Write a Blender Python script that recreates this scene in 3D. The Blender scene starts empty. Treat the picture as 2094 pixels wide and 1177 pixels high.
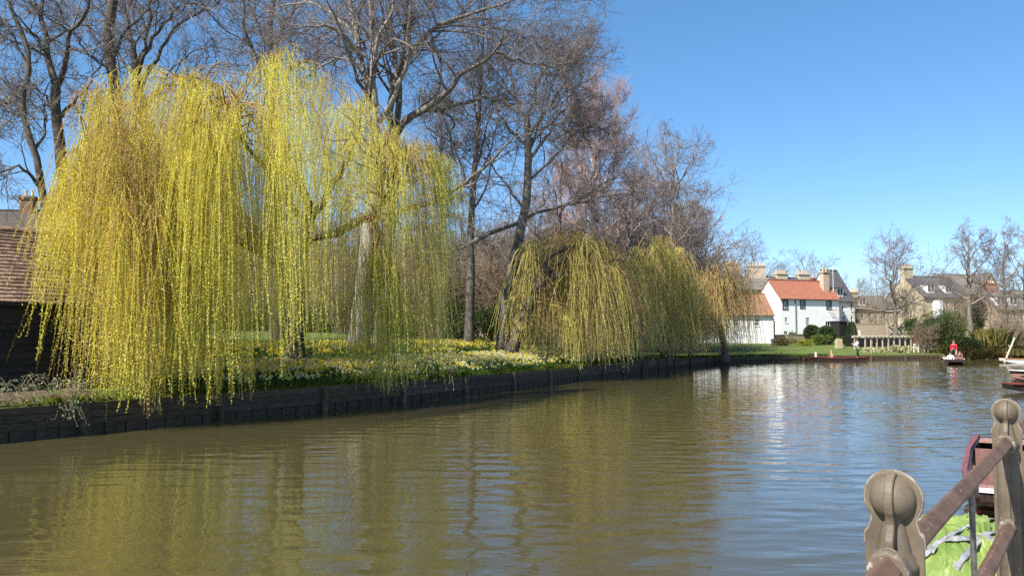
import bpy, bmesh, math, random
import numpy as np
from mathutils import Vector, Matrix, noise as mnoise

# ------------------------------------------------------------------ camera, sky, sun, exposure
SC = bpy.context.scene
COL = SC.collection
R = math.radians
CAM_Z = 2.4
F_PX, CX, CY, HOR = 1650.0, 1047.0, 588.5, 685.0
PITCH = math.atan((HOR - CY) / F_PX)
cam_data = bpy.data.cameras.new('camera')
cam = bpy.data.objects.new('camera', cam_data)
COL.objects.link(cam)
cam.location = (0, 0, CAM_Z)
cam.rotation_euler = (math.pi / 2 + PITCH, 0, 0)
cam_data.sensor_width = 36.0
cam_data.lens = 36.0 * F_PX / 2094.0
cam_data.clip_start = 0.05
cam_data.clip_end = 6000
SC.camera = cam

SUN_H = Vector((-0.715, -0.70)).normalized()
SUN_EL = R(46)
SUN_DIR = Vector((SUN_H.x * math.cos(SUN_EL), SUN_H.y * math.cos(SUN_EL), math.sin(SUN_EL)))
world = bpy.data.worlds.new('World')
SC.world = world
world.use_nodes = True
wn, wl = world.node_tree.nodes, world.node_tree.links
bg = wn['Background']
sky = wn.new('ShaderNodeTexSky')
sky.sky_type = 'NISHITA'
sky.sun_disc = False
sky.sun_elevation = SUN_EL
sky.sun_rotation = math.atan2(SUN_H.x, SUN_H.y)
sky.air_density = 0.6
sky.dust_density = 0.3
sky.ozone_density = 3.0
hs = wn.new('ShaderNodeHueSaturation'); hs.inputs['Saturation'].default_value = 1.24
gm = wn.new('ShaderNodeGamma'); gm.inputs['Gamma'].default_value = 0.75
wl.new(sky.outputs[0], hs.inputs['Color']); wl.new(hs.outputs[0], gm.inputs['Color'])
wl.new(gm.outputs[0], bg.inputs[0])
bg.inputs[1].default_value = 0.15
sun_l = bpy.data.lights.new('sun', 'SUN')
sun_l.energy = 4.3
sun_l.angle = R(0.5)
sun_l.color = (1.0, 0.95, 0.86)
sun = bpy.data.objects.new('sun', sun_l)
COL.objects.link(sun)
sun.location = SUN_DIR * 100
sun.rotation_euler = (-SUN_DIR).to_track_quat('-Z', 'Y').to_euler()
SC.view_settings.view_transform = 'Standard'
SC.view_settings.look = 'None'
SC.view_settings.gamma = 1
SC.view_settings.use_curve_mapping = False
SC.view_settings.exposure = 1.15
SC.render.engine = 'CYCLES'
SC.cycles.max_bounces = 6
SC.cycles.transparent_max_bounces = 4
SC.cycles.use_denoising = False

# ------------------------------------------------------------------ helpers
def W(px, py, d):
    """world point seen at photo pixel (px, py) at distance d along +Y"""
    u, v = (px - CX) / F_PX, (CY - py) / F_PX
    f = math.cos(PITCH) - v * math.sin(PITCH)
    return np.array([u * d / f, d, CAM_Z + d * (math.sin(PITCH) + v * math.cos(PITCH)) / f])

def topx(P):
    P = np.asarray(P, float)
    c, s = math.cos(PITCH), math.sin(PITCH)
    dz = P[..., 2] - CAM_Z
    fwd = P[..., 1] * c + dz * s
    up = -P[..., 1] * s + dz * c
    return CX + F_PX * P[..., 0] / fwd, CY - F_PX * up / fwd

def setp(o, label=None, cat=None, group=None, kind=None):
    if label: o['label'] = label
    if cat: o['category'] = cat
    if group: o['group'] = group
    if kind: o['kind'] = kind
    return o

def thing(name, label, cat, loc=(0, 0, 0), rz=0.0, group=None):
    o = bpy.data.objects.new(name, None)
    o.empty_display_size = 0.3
    COL.objects.link(o)
    o.location = [float(c) for c in loc]
    o.rotation_euler = (0, 0, rz)
    return setp(o, label, cat, group)

def link(name, me, mat=None, parent=None, kind=None):
    o = bpy.data.objects.new(name, me)
    COL.objects.link(o)
    if mat is not None and len(me.materials) == 0: me.materials.append(mat)
    if parent is not None: o.parent = parent
    if kind: o['kind'] = kind
    return o

def npmesh(name, V, Fs, smooth=False, col=None):
    """V (N,3); Fs list of integer arrays (M,k)"""
    me = bpy.data.meshes.new(name)
    V = np.ascontiguousarray(V, np.float32)
    me.vertices.add(len(V))
    me.vertices.foreach_set('co', V.ravel())
    Fs = [np.asarray(f, np.int32) for f in Fs if len(f)]
    nl = sum(f.size for f in Fs)
    npoly = sum(len(f) for f in Fs)
    me.loops.add(nl)
    me.polygons.add(npoly)
    me.loops.foreach_set('vertex_index', np.concatenate([f.ravel() for f in Fs]))
    tot = np.concatenate([np.full(len(f), f.shape[1], np.int32) for f in Fs])
    st = np.concatenate([[0], np.cumsum(tot)[:-1]]).astype(np.int32)
    me.polygons.foreach_set('loop_start', st)
    if smooth: me.polygons.foreach_set('use_smooth', np.ones(npoly, bool))
    me.update(calc_edges=True)
    if col is not None:
        a = me.color_attributes.new('tint', 'FLOAT_COLOR', 'POINT')
        c = np.ones((len(V), 4), np.float32)
        c[:, :3] = col
        a.data.foreach_set('color', c.ravel())
    return me

class MB:
    """collects simple solids into one mesh"""
    def __init__(s): s.v, s.f = [], []
    def add(s, vs, fs):
        n = len(s.v)
        s.v += [tuple(map(float, v)) for v in vs]
        s.f += [tuple(i + n for i in f) for f in fs]
        return s
    def box(s, x0, x1, y0, y1, z0, z1):
        vs = [(x, y, z) for z in (z0, z1) for y in (y0, y1) for x in (x0, x1)]
        return s.add(vs, [(0, 2, 3, 1), (4, 5, 7, 6), (0, 1, 5, 4), (2, 6, 7, 3), (0, 4, 6, 2), (1, 3, 7, 5)])
    def prism(s, poly, y0, y1):
        """poly in x,z extruded in y"""
        n = len(poly)
        vs = [(p[0], y0, p[1]) for p in poly] + [(p[0], y1, p[1]) for p in poly]
        fs = [tuple(range(n)), tuple(range(2 * n - 1, n - 1, -1))]
        fs += [(i, i + n, (i + 1) % n + n, (i + 1) % n) for i in range(n)]
        return s.add(vs, fs)
    def beam(s, a, b, w, h, up=(0, 0, 1)):
        a, b = Vector(a), Vector(b)
        t = (b - a).normalized()
        sd = t.cross(Vector(up))
        if sd.length < 1e-4: sd = t.cross(Vector((1, 0, 0)))
        sd.normalize()
        u = sd.cross(t)
        vs = [p + sd * (w / 2 * i) + u * (h / 2 * j) for p in (a, b) for i, j in ((-1, -1), (1, -1), (1, 1), (-1, 1))]
        return s.add(vs, [(0, 1, 2, 3), (7, 6, 5, 4), (0, 4, 5, 1), (1, 5, 6, 2), (2, 6, 7, 3), (3, 7, 4, 0)])
    def lathe(s, prof, seg=20, c=(0, 0, 0)):
        n0 = []
        vs, fs = [], []
        for r, z in prof:
            for k in range(seg):
                a = 2 * math.pi * k / seg
                vs.append((c[0] + r * math.cos(a), c[1] + r * math.sin(a), c[2] + z))
        for i in range(len(prof) - 1):
            for k in range(seg):
                k2 = (k + 1) % seg
                fs.append((i * seg + k, i * seg + k2, (i + 1) * seg + k2, (i + 1) * seg + k))
        fs.append(tuple(range(seg - 1, -1, -1)))
        fs.append(tuple((len(prof) - 1) * seg + k for k in range(seg)))
        return s.add(vs, fs)
    def ball(s, c, r, seg=10, rings=7):
        prof = [(max(1e-3, math.sin(math.pi * i / rings)) , -math.cos(math.pi * i / rings)) for i in range(rings + 1)]
        vs, fs = [], []
        rr = r if hasattr(r, '__len__') else (r, r, r)
        for q, z in prof:
            for k in range(seg):
                a = 2 * math.pi * k / seg
                vs.append((c[0] + rr[0] * q * math.cos(a), c[1] + rr[1] * q * math.sin(a), c[2] + rr[2] * z))
        for i in range(rings):
            for k in range(seg):
                k2 = (k + 1) % seg
                fs.append((i * seg + k, i * seg + k2, (i + 1) * seg + k2, (i + 1) * seg + k))
        return s.add(vs, fs)
    def mesh(s, name, smooth=False):
        me = bpy.data.meshes.new(name)
        me.from_pydata(s.v, [], s.f)
        if smooth: me.polygons.foreach_set('use_smooth', np.ones(len(me.polygons), bool))
        me.update()
        return me
    def build(s, name, mat, parent=None, smooth=False, kind=None):
        return link(name, s.mesh(name, smooth), mat, parent, kind)

def bevel(o, w, seg=2):
    m = o.modifiers.new('bevel', 'BEVEL')
    m.width, m.segments, m.limit_method = w, seg, 'ANGLE'
    return o

def dup(root, loc, rz=0.0, sc=1.0, label=None, group=None):
    r = root.copy(); COL.objects.link(r)
    r.location = [float(c) for c in loc]; r.rotation_euler = (0, 0, rz)
    r.scale = (sc, sc, sc) if not hasattr(sc, '__len__') else sc
    if label: r['label'] = label
    if group: r['group'] = group
    for ch in list(root.children):
        c = ch.copy(); COL.objects.link(c); c.parent = r
        for g in list(ch.children):
            d = g.copy(); COL.objects.link(d); d.parent = c
    return r

# ------------------------------------------------------------------ materials
def mat(name, c1, c2=None, scale=4.0, rough=0.8, bump=0.0, stretch=(1, 1, 1), spec=0.3, lo=0.35, hi=0.65, rnd=0.0, detail=6.0, metal=0.0, gen=False):
    m = bpy.data.materials.new(name); m.use_nodes = True
    n, l = m.node_tree.nodes, m.node_tree.links
    b = n['Principled BSDF']
    b.inputs['Roughness'].default_value = rough
    b.inputs['Specular IOR Level'].default_value = spec
    b.inputs['Metallic'].default_value = metal
    c2 = c2 or tuple(x * 0.75 for x in c1)
    tc = n.new('ShaderNodeTexCoord'); mp = n.new('ShaderNodeMapping')
    mp.inputs['Scale'].default_value = stretch
    l.new(tc.outputs['Object'], mp.inputs['Vector'])
    nz = n.new('ShaderNodeTexNoise'); nz.inputs['Scale'].default_value = scale
    nz.inputs['Detail'].default_value = detail; nz.inputs['Roughness'].default_value = 0.62
    l.new(mp.outputs[0], nz.inputs['Vector'])
    cr = n.new('ShaderNodeValToRGB')
    cr.color_ramp.elements[0].position = lo; cr.color_ramp.elements[1].position = hi
    cr.color_ramp.elements[0].color = (*c1, 1); cr.color_ramp.elements[1].color = (*c2, 1)
    l.new(nz.outputs[0], cr.inputs[0])
    out = cr.outputs[0]
    if rnd:
        oi = n.new('ShaderNodeObjectInfo'); mr = n.new('ShaderNodeMapRange')
        mr.inputs['To Min'].default_value = 1 - rnd; mr.inputs['To Max'].default_value = 1 + rnd
        l.new(oi.outputs['Random'], mr.inputs['Value'])
        mx = n.new('ShaderNodeMix'); mx.data_type = 'RGBA'; mx.blend_type = 'MULTIPLY'
        mx.inputs['Factor'].default_value = 1
        l.new(out, mx.inputs['A']); l.new(mr.outputs[0], mx.inputs['B'])
        out = mx.outputs['Result']
    l.new(out, b.inputs['Base Color'])
    if bump:
        bp = n.new('ShaderNodeBump'); bp.inputs['Strength'].default_value = min(1, bump * 4); bp.inputs['Distance'].default_value = bump
        l.new(nz.outputs[0], bp.inputs['Height']); l.new(bp.outputs[0], b.inputs['Normal'])
    return m

def leafmat(name, trans=0.35, gloss=0.0):
    m = bpy.data.materials.new(name); m.use_nodes = True
    n, l = m.node_tree.nodes, m.node_tree.links
    n.remove(n['Principled BSDF'])
    at = n.new('ShaderNodeAttribute'); at.attribute_name = 'tint'
    df = n.new('ShaderNodeBsdfDiffuse'); tr = n.new('ShaderNodeBsdfTranslucent'); mx = n.new('ShaderNodeMixShader')
    l.new(at.outputs['Color'], df.inputs[0]); l.new(at.outputs['Color'], tr.inputs[0])
    mx.inputs[0].default_value = trans
    l.new(df.outputs[0], mx.inputs[1]); l.new(tr.outputs[0], mx.inputs[2])
    l.new(mx.outputs[0], n['Material Output'].inputs[0])
    return m

M = {}
M['bark'] = mat('bark_grey', (0.075, 0.060, 0.046), (0.225, 0.20, 0.165), 6, 0.9, 0.03, (1.6, 1.6, 0.35))
M['bark_pale'] = mat('bark_pale', (0.15, 0.125, 0.10), (0.40, 0.35, 0.29), 7, 0.9, 0.03, (2.2, 2.2, 0.3))
M['bark_dark'] = mat('bark_dark', (0.045, 0.036, 0.027), (0.13, 0.105, 0.08), 6, 0.9, 0.03, (1.6, 1.6, 0.35))
M['twig'] = mat('twig_brown', (0.095, 0.077, 0.072), (0.235, 0.20, 0.18), 1.3, 0.85)
M['twig_pink'] = mat('twig_pinkish', (0.36, 0.245, 0.215), (0.50, 0.355, 0.32), 1.0, 0.85)
M['twig_far'] = mat('twig_far', (0.16, 0.13, 0.11), (0.26, 0.215, 0.185), 0.6, 0.85)
M['twig_mauve_haze'] = mat('twig_mauve_haze', (0.17, 0.135, 0.125), (0.30, 0.24, 0.225), 0.8, 0.85)  # paler twig colour with aerial haze painted in, for trees deep in the wood
M['twig_gold'] = mat('twig_gold', (0.24, 0.14, 0.045), (0.36, 0.23, 0.08), 1.0, 0.7)
M['shrub_twig'] = mat('shrub_twig', (0.17, 0.125, 0.085), (0.31, 0.235, 0.165), 1.0, 0.85)
M['leaf'] = leafmat('leaf', 0.48)
M['evergreen'] = leafmat('evergreen_leaf', 0.18)
M['grassblade'] = leafmat('grass_blade', 0.35)
M['timber'] = mat('dark_wet_timber', (0.050, 0.032, 0.018), (0.140, 0.098, 0.060), 5, 0.8, 0.012, (1, 1, 7), rnd=0.3)
M['timber_edge'] = mat('timber_post', (0.056, 0.036, 0.020), (0.155, 0.110, 0.070), 6, 0.8, 0.012, (3, 3, 0.8), rnd=0.3)
M['blackboard'] = mat('black_weatherboard', (0.010, 0.009, 0.009), (0.022, 0.02, 0.019), 6, 0.75, 0.006, (1, 1, 8), rnd=0.3)
M['tile'] = mat('old_clay_tile', (0.085, 0.055, 0.040), (0.25, 0.165, 0.115), 7, 0.9, 0.01, rnd=0.38)
M['tile_far'] = mat('orange_clay_tile', (0.24, 0.085, 0.055), (0.36, 0.145, 0.09), 2.2, 0.9, 0.03, (1, 3, 3))
M['tile_brown'] = mat('brown_clay_tile', (0.20, 0.095, 0.06), (0.33, 0.17, 0.105), 2.2, 0.9, 0.03, (1, 3, 3))
M['slate'] = mat('grey_slate', (0.060, 0.060, 0.066), (0.105, 0.10, 0.105), 2.5, 0.7, 0.02, (1, 3, 3))
M['slate_brown'] = mat('weathered_slate', (0.12, 0.105, 0.095), (0.20, 0.175, 0.155), 2.5, 0.8, 0.02, (1, 3, 3))
M['white'] = mat('white_render', (0.78, 0.77, 0.74), (0.85, 0.84, 0.82), 1.2, 0.85)
M['cream'] = mat('cream_brick', (0.42, 0.345, 0.225), (0.54, 0.455, 0.315), 3.0, 0.9, 0.01, (1, 1, 2.5))
M['cream_pink'] = mat('pink_cream_brick', (0.40, 0.30, 0.22), (0.52, 0.42, 0.31), 3.0, 0.9, 0.01, (1, 1, 2.5))
M['stone'] = mat('rubble_stone', (0.26, 0.21, 0.14), (0.46, 0.38, 0.25), 5, 0.95, 0.05)
M['brick_dark'] = mat('dark_brick', (0.11, 0.065, 0.048), (0.19, 0.12, 0.09), 5, 0.95, 0.02)
M['redbrick'] = mat('red_brick', (0.26, 0.11, 0.075), (0.36, 0.17, 0.11), 5, 0.95, 0.02)
M['pot'] = mat('clay_chimney_pot', (0.50, 0.36, 0.24), (0.62, 0.48, 0.34), 5, 0.9)
M['frame_w'] = mat('white_paint', (0.72, 0.72, 0.70), (0.80, 0.80, 0.78), 4, 0.5)
M['frame_d'] = mat('dark_frame_paint', (0.05, 0.045, 0.045), (0.08, 0.075, 0.075), 4, 0.5)
M['glass'] = mat('window_glass', (0.02, 0.022, 0.026), (0.035, 0.038, 0.042), 1, 0.06, spec=0.5)
M['pipe'] = mat('grey_pipe', (0.12, 0.12, 0.13), (0.16, 0.16, 0.17), 4, 0.5)
M['soil'] = mat('bare_soil', (0.07, 0.05, 0.032), (0.14, 0.105, 0.065), 5, 0.95, 0.03)
M['iron'] = mat('khaki_painted_iron', (0.118, 0.096, 0.068), (0.165, 0.138, 0.102), 30, 0.55, 0.0012, lo=0.3, hi=0.7)
def weathered(name, c1, c2, chip, grime, scale=30, rough=0.55, th=0.70):
    m = mat(name, c1, c2, scale, rough, 0.0012, lo=0.3, hi=0.7)
    n, l = m.node_tree.nodes, m.node_tree.links
    b = n['Principled BSDF']; cur = b.inputs['Base Color'].links[0].from_socket
    tc = [q for q in n if q.type == 'TEX_COORD'][0]
    for sc_, lo, hi, colr, det in ((7.0, 0.50, 0.72, grime, 7.0), (55.0, th, th + .04, chip, 4.0)):
        t = n.new('ShaderNodeTexNoise'); t.inputs['Scale'].default_value = sc_; t.inputs['Detail'].default_value = det
        l.new(tc.outputs['Object'], t.inputs['Vector'])
        r = n.new('ShaderNodeMapRange'); r.inputs['From Min'].default_value = lo; r.inputs['From Max'].default_value = hi
        l.new(t.outputs[0], r.inputs['Value'])
        x = n.new('ShaderNodeMix'); x.data_type = 'RGBA'
        l.new(r.outputs[0], x.inputs['Factor']); l.new(cur, x.inputs['A']); x.inputs['B'].default_value = (*colr, 1)
        cur = x.outputs['Result']
    l.new(cur, b.inputs['Base Color'])
    return m
M['iron'] = weathered('khaki_painted_iron', (0.105, 0.081, 0.055), (0.150, 0.120, 0.084), (0.30, 0.24, 0.20), (0.085, 0.066, 0.047))
M['rail'] = weathered('brown_painted_rail', (0.115, 0.062, 0.038), (0.165, 0.098, 0.064), (0.30, 0.23, 0.18), (0.07, 0.038, 0.026), 24, 0.75, 0.66)
M['chip'] = mat('chipped_paint_edge', (0.30, 0.26, 0.215), (0.125, 0.098, 0.070), 38, 0.7, 0.003)
M['rod'] = mat('steel_rod', (0.10, 0.095, 0.085), (0.25, 0.24, 0.22), 30, 0.35, 0.002, metal=0.6)
M['hull_dark'] = mat('dark_varnish', (0.02, 0.014, 0.012), (0.05, 0.03, 0.024), 5, 0.3, 0.002, (0.3, 4, 4))
M['hull_red'] = mat('red_brown_varnish', (0.15, 0.03, 0.022), (0.25, 0.065, 0.045), 5, 0.4, 0.002, (0.3, 4, 4))
M['red_pad'] = mat('worn_red_paint', (0.27, 0.125, 0.105), (0.38, 0.215, 0.19), 8, 0.6, 0.002)
M['orange_wood'] = mat('orange_varnished_wood', (0.50, 0.17, 0.04), (0.62, 0.26, 0.08), 4, 0.35, 0.002, (0.3, 4, 4))
M['boat_white'] = mat('white_boat_paint', (0.62, 0.60, 0.57), (0.78, 0.77, 0.74), 7, 0.5)
M['pole_wood'] = mat('pale_pole_wood', (0.50, 0.42, 0.30), (0.62, 0.53, 0.40), 6, 0.6, 0, (6, 6, 0.5))
M['oldwood'] = mat('weathered_wood', (0.34, 0.28, 0.215), (0.48, 0.41, 0.325), 6, 0.9, 0.01, (4, 4, 0.7))
M['skin'] = mat('skin', (0.50, 0.30, 0.22), (0.58, 0.36, 0.27), 8, 0.6)
M['hair_dark'] = mat('dark_hair', (0.02, 0.014, 0.01), (0.04, 0.028, 0.02), 20, 0.6)
M['hair_fair'] = mat('fair_hair', (0.36, 0.22, 0.09), (0.48, 0.31, 0.14), 20, 0.6)
M['cloth_white'] = mat('white_cloth', (0.74, 0.73, 0.72), (0.80, 0.80, 0.79), 8, 0.9)
M['cloth_black'] = mat('black_cloth', (0.012, 0.012, 0.015), (0.025, 0.025, 0.03), 8, 0.9)
M['cloth_red'] = mat('red_cloth', (0.60, 0.022, 0.055), (0.72, 0.04, 0.085), 8, 0.8)
M['cloth_tan'] = mat('tan_cloth', (0.40, 0.22, 0.09), (0.5, 0.3, 0.14), 8, 0.9)
M['tarp'] = mat('lime_tarpaulin', (0.115, 0.180, 0.038), (0.205, 0.270, 0.070), 5, 0.42, 0.012, spec=0.4)
M['strap'] = mat('silver_grey_webbing', (0.13, 0.135, 0.14), (0.30, 0.305, 0.31), 18, 0.5, 0.002)
M['concrete'] = mat('concrete', (0.24, 0.225, 0.20), (0.34, 0.32, 0.29), 3, 0.9, 0.006)
M['red_plastic'] = mat('red_plastic', (0.55, 0.03, 0.02), (0.62, 0.05, 0.03), 5, 0.4)

# river water: murky olive body with a rippled, reflecting surface
def water_material():
    m = bpy.data.materials.new('river_water'); m.use_nodes = True
    n, l = m.node_tree.nodes, m.node_tree.links
    b = n['Principled BSDF']
    b.inputs['Base Color'].default_value = (0.062, 0.053, 0.021, 1)
    b.inputs['Roughness'].default_value = 0.04
    b.inputs['IOR'].default_value = 1.46
    geo = n.new('ShaderNodeNewGeometry')
    def noise(scale, sx, sy, rot, detail=3.0, dist=0.0):
        mp = n.new('ShaderNodeMapping'); mp.inputs['Scale'].default_value = (sx, sy, 1); mp.inputs['Rotation'].default_value = (0, 0, rot)
        l.new(geo.outputs['Position'], mp.inputs['Vector'])
        t = n.new('ShaderNodeTexNoise'); t.inputs['Scale'].default_value = scale; t.inputs['Detail'].default_value = detail
        t.inputs['Distortion'].default_value = dist
        l.new(mp.outputs[0], t.inputs['Vector']); return t.outputs[0]
    def math_(op, a, b_):
        q = n.new('ShaderNodeMath'); q.operation = op
        for i, x in enumerate((a, b_)):
            if isinstance(x, (int, float)): q.inputs[i].default_value = x
            else: l.new(x, q.inputs[i])
        return q.outputs[0]
    big = noise(1.15, 0.55, 1.5, R(14), 2.0, 0.6)
    mid = noise(3.4, 0.55, 1.4, R(8), 2.5, 0.4)
    fin = noise(11.0, 0.7, 1.3, R(20), 2.0)
    h = math_('ADD', math_('MULTIPLY', big, 0.045), math_('ADD', math_('MULTIPLY', mid, 0.026), math_('MULTIPLY', fin, 0.005)))
    # calmer in the lee of the left bank, gusts in patches out on the open reach
    sep = n.new('ShaderNodeSeparateXYZ'); l.new(geo.outputs['Position'], sep.inputs[0])
    off = math_('SUBTRACT', math_('MULTIPLY', sep.outputs[0], 0.85), math_('MULTIPLY', sep.outputs[1], 0.40))
    mr = n.new('ShaderNodeMapRange'); mr.inputs['From Min'].default_value = -15.0; mr.inputs['From Max'].default_value = 2.0
    mr.inputs['To Min'].default_value = 0.16; mr.inputs['To Max'].default_value = 0.42
    l.new(off, mr.inputs['Value'])
    patch = noise(0.16, 0.7, 1.0, R(30), 2.0)
    pr = n.new('ShaderNodeMapRange'); pr.inputs['From Min'].default_value = 0.35; pr.inputs['From Max'].default_value = 0.65
    pr.inputs['To Min'].default_value = 0.55; pr.inputs['To Max'].default_value = 1.1
    l.new(patch, pr.inputs['Value'])
    amp = math_('MULTIPLY', mr.outputs[0], pr.outputs[0])
    hh = math_('MULTIPLY', h, amp)
    bp = n.new('ShaderNodeBump'); bp.inputs['Strength'].default_value = 1.0; bp.inputs['Distance'].default_value = 1.0
    l.new(hh, bp.inputs['Height']); l.new(bp.outputs[0], b.inputs['Normal'])
    return m
M['water'] = water_material()

def lawn_material():
    m = mat('meadow_grass', (0.050, 0.085, 0.014), (0.135, 0.165, 0.03), 0.9, 0.95, 0.03, lo=0.3, hi=0.7, detail=9)
    return m
M['lawn'] = lawn_material()

# ------------------------------------------------------------------ river bank line
ctrl = [(-60, -50), (-25, -1.2), (-18.2, 8.4), (-11.4, 18), (-5.9, 25.9), (-1.1, 33.4), (2.2, 39.6), (7.3, 50.2), (12.4, 60.2), (17.4, 68.0), (23.4, 73.6), (31, 76.8), (41, 79), (52, 81), (66, 85)]
def catmull(pts, per=16):
    pts = np.array(pts, float); out = []
    for i in range(1, len(pts) - 2):
        p0, p1, p2, p3 = pts[i - 1:i + 3]
        for k in range(per):
            t = k / per
            out.append(0.5 * ((2 * p1) + (-p0 + p2) * t + (2 * p0 - 5 * p1 + 4 * p2 - p3) * t * t + (-p0 + 3 * p1 - 3 * p2 + p3) * t ** 3))
    out.append(pts[-2])
    return np.array(out)
core = catmull(ctrl)
e0 = core[1] - core[0]; e0 /= np.linalg.norm(e0)
e1 = core[-1] - core[-2]; e1 /= np.linalg.norm(e1)
BANK = np.vstack([core[0] - e0 * 900, core[0] - e0 * 200, core[0] - e0 * 40, core, core[-1] + e1 * 60, core[-1] + e1 * 300, core[-1] + e1 * 1500])
seg = np.diff(BANK, axis=0); seglen = np.linalg.norm(seg, axis=1)
ARC = np.concatenate([[0], np.cumsum(seglen)])
tan = np.vstack([seg[:1] / seglen[:1, None], (seg[:-1] / seglen[:-1, None] + seg[1:] / seglen[1:, None]), seg[-1:] / seglen[-1:, None]])
tan /= np.linalg.norm(tan, axis=1)[:, None]
NRM = np.stack([-tan[:, 1], tan[:, 0]], 1)
def bank_at(s):
    s = np.asarray(s, float)
    p = np.stack([np.interp(s, ARC, BANK[:, 0]), np.interp(s, ARC, BANK[:, 1])], -1)
    q = np.stack([np.interp(s, ARC, NRM[:, 0]), np.interp(s, ARC, NRM[:, 1])], -1)
    return p, q / np.linalg.norm(q, axis=-1, keepdims=True)
PA_o = [0, 1, 6.7, 16, 35, 100, 3000]; PA_z = [0.78, 0.88, 1.58, 2.15, 2.9, 3.2, 3.2]
PB_o = [0, 8, 20, 33, 60, 3000]; PB_z = [0.50, 0.72, 1.2, 2.05, 2.5, 2.5]
def prof(o, y):
    a = np.interp(o, PA_o, PA_z); b = np.interp(o, PB_o, PB_z)
    w = np.clip((y - 52) / 22, 0, 1); w = w * w * (3 - 2 * w)
    return a * (1 - w) + b * w
def bank_s_of_y(y): return float(np.interp(y, BANK[:, 1], ARC))
def off_of(X, Y):
    X = np.atleast_1d(np.asarray(X, float)); Y = np.atleast_1d(np.asarray(Y, float))
    out_o, out_y = np.empty(len(X)), np.empty(len(X))
    A = BANK[:-1]; D = seg; L2 = seglen ** 2
    for c in range(0, len(X), 4000):
        p = np.stack([X[c:c + 4000], Y[c:c + 4000]], 1)
        rel = p[:, None, :] - A[None]
        t = np.clip((rel * D[None]).sum(2) / L2[None], 0, 1)
        q = rel - D[None] * t[..., None]
        d2 = (q ** 2).sum(2); j = d2.argmin(1); i = np.arange(len(p))
        cr = D[j, 0] * rel[i, j, 1] - D[j, 1] * rel[i, j, 0]
        out_o[c:c + 4000] = np.sqrt(d2[i, j]) * np.sign(cr)
        out_y[c:c + 4000] = A[j, 1] + D[j, 1] * t[i, j]
    return out_o, out_y
def gz(X, Y):
    o, y = off_of(X, Y)
    return prof(o, y)
def gz1(x, y): return float(gz([x], [y])[0])
def bpt(s, o):
    p, q = bank_at(s)
    xy = p + q * np.asarray(o)[..., None]
    return np.concatenate([xy, prof(o, p[..., 1])[..., None]], -1)

# ------------------------------------------------------------------ setting: water, ground, quay
def wave_field(X, Y, seed=900):
    """wind chop: many short-crested waves, calmer in the lee of the left bank and gusty in patches"""
    rg_ = np.random.default_rng(seed)
    Z = np.zeros_like(X)
    for n_, l0, l1, slope in ((12, 0.9, 1.8, 0.012), (32, 0.42, 0.85, 0.046), (44, 0.27, 0.42, 0.070)):
        for _ in range(n_):
            L = rg_.uniform(l0, l1); k = 2 * np.pi / L
            th = np.pi / 2 + rg_.normal(0.15, 0.85)
            amp = slope / k / math.sqrt(n_ / 2)
            Z += amp * np.sin(k * (X * math.cos(th) + Y * math.sin(th)) + rg_.uniform(0, 6.28))
    off = 0.85 * X - 0.40 * Y
    g = 0.30 + 0.80 * np.clip((off + 13) / 17, 0, 1)
    pt = sum(np.sin(X * a_ + Y * b_ + c_) for a_, b_, c_ in ((.21, .13, 1), (-.11, .27, 2.2), (.33, -.19, 4), (.07, .41, .5))) / 4
    return Z * g * (0.85 + 0.45 * pt)
gx = np.arange(-22.0, 52.01, 0.18); gy = np.concatenate([np.arange(4.0, 30, 0.105), np.arange(30, 90.01, 0.13)])
GX, GY = np.meshgrid(gx, gy)
fade = np.clip(np.minimum.reduce([GX - gx[0], gx[-1] - GX, GY - gy[0], gy[-1] - GY]) / 2.0, 0, 1)
GZ = wave_field(GX, GY) * fade
V = np.stack([GX, GY, GZ], -1).reshape(-1, 3); ii = np.arange(len(V)).reshape(GX.shape)
Fq = np.stack([ii[:-1, :-1], ii[:-1, 1:], ii[1:, 1:], ii[1:, :-1]], -1).reshape(-1, 4)
oc_, _ = off_of(GX[::4, ::4].ravel(), GY[::4, ::4].ravel())      # no wave mesh under the land or under the quay
oc_ = np.repeat(np.repeat(oc_.reshape(GX[::4, ::4].shape), 4, 0), 4, 1)[:GX.shape[0] - 1, :GX.shape[1] - 1]
quay_ = (GX[:-1, :-1] - 0.76) * 0.805 - (GY[:-1, :-1] - 1.6) * 0.593
Fq = Fq[((oc_ < 1.5) & (quay_ < 1.0)).ravel()]
nv = len(V); x0_, x1_, y0_, y1_, BG = gx[0], gx[-1], gy[0], gy[-1], 2500
V = np.vstack([V, [(-BG, -BG, 0), (BG, -BG, 0), (BG, BG, 0), (-BG, BG, 0), (x0_, y0_, 0), (x1_, y0_, 0), (x1_, y1_, 0), (x0_, y1_, 0)]])
Fo = nv + np.array([(0, 1, 5, 4), (1, 2, 6, 5), (2, 3, 7, 6), (3, 0, 4, 7)])
me = npmesh('river', V, [Fq, Fo], smooth=True)
setp(link('river', me, M['water']), kind='structure')

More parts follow.
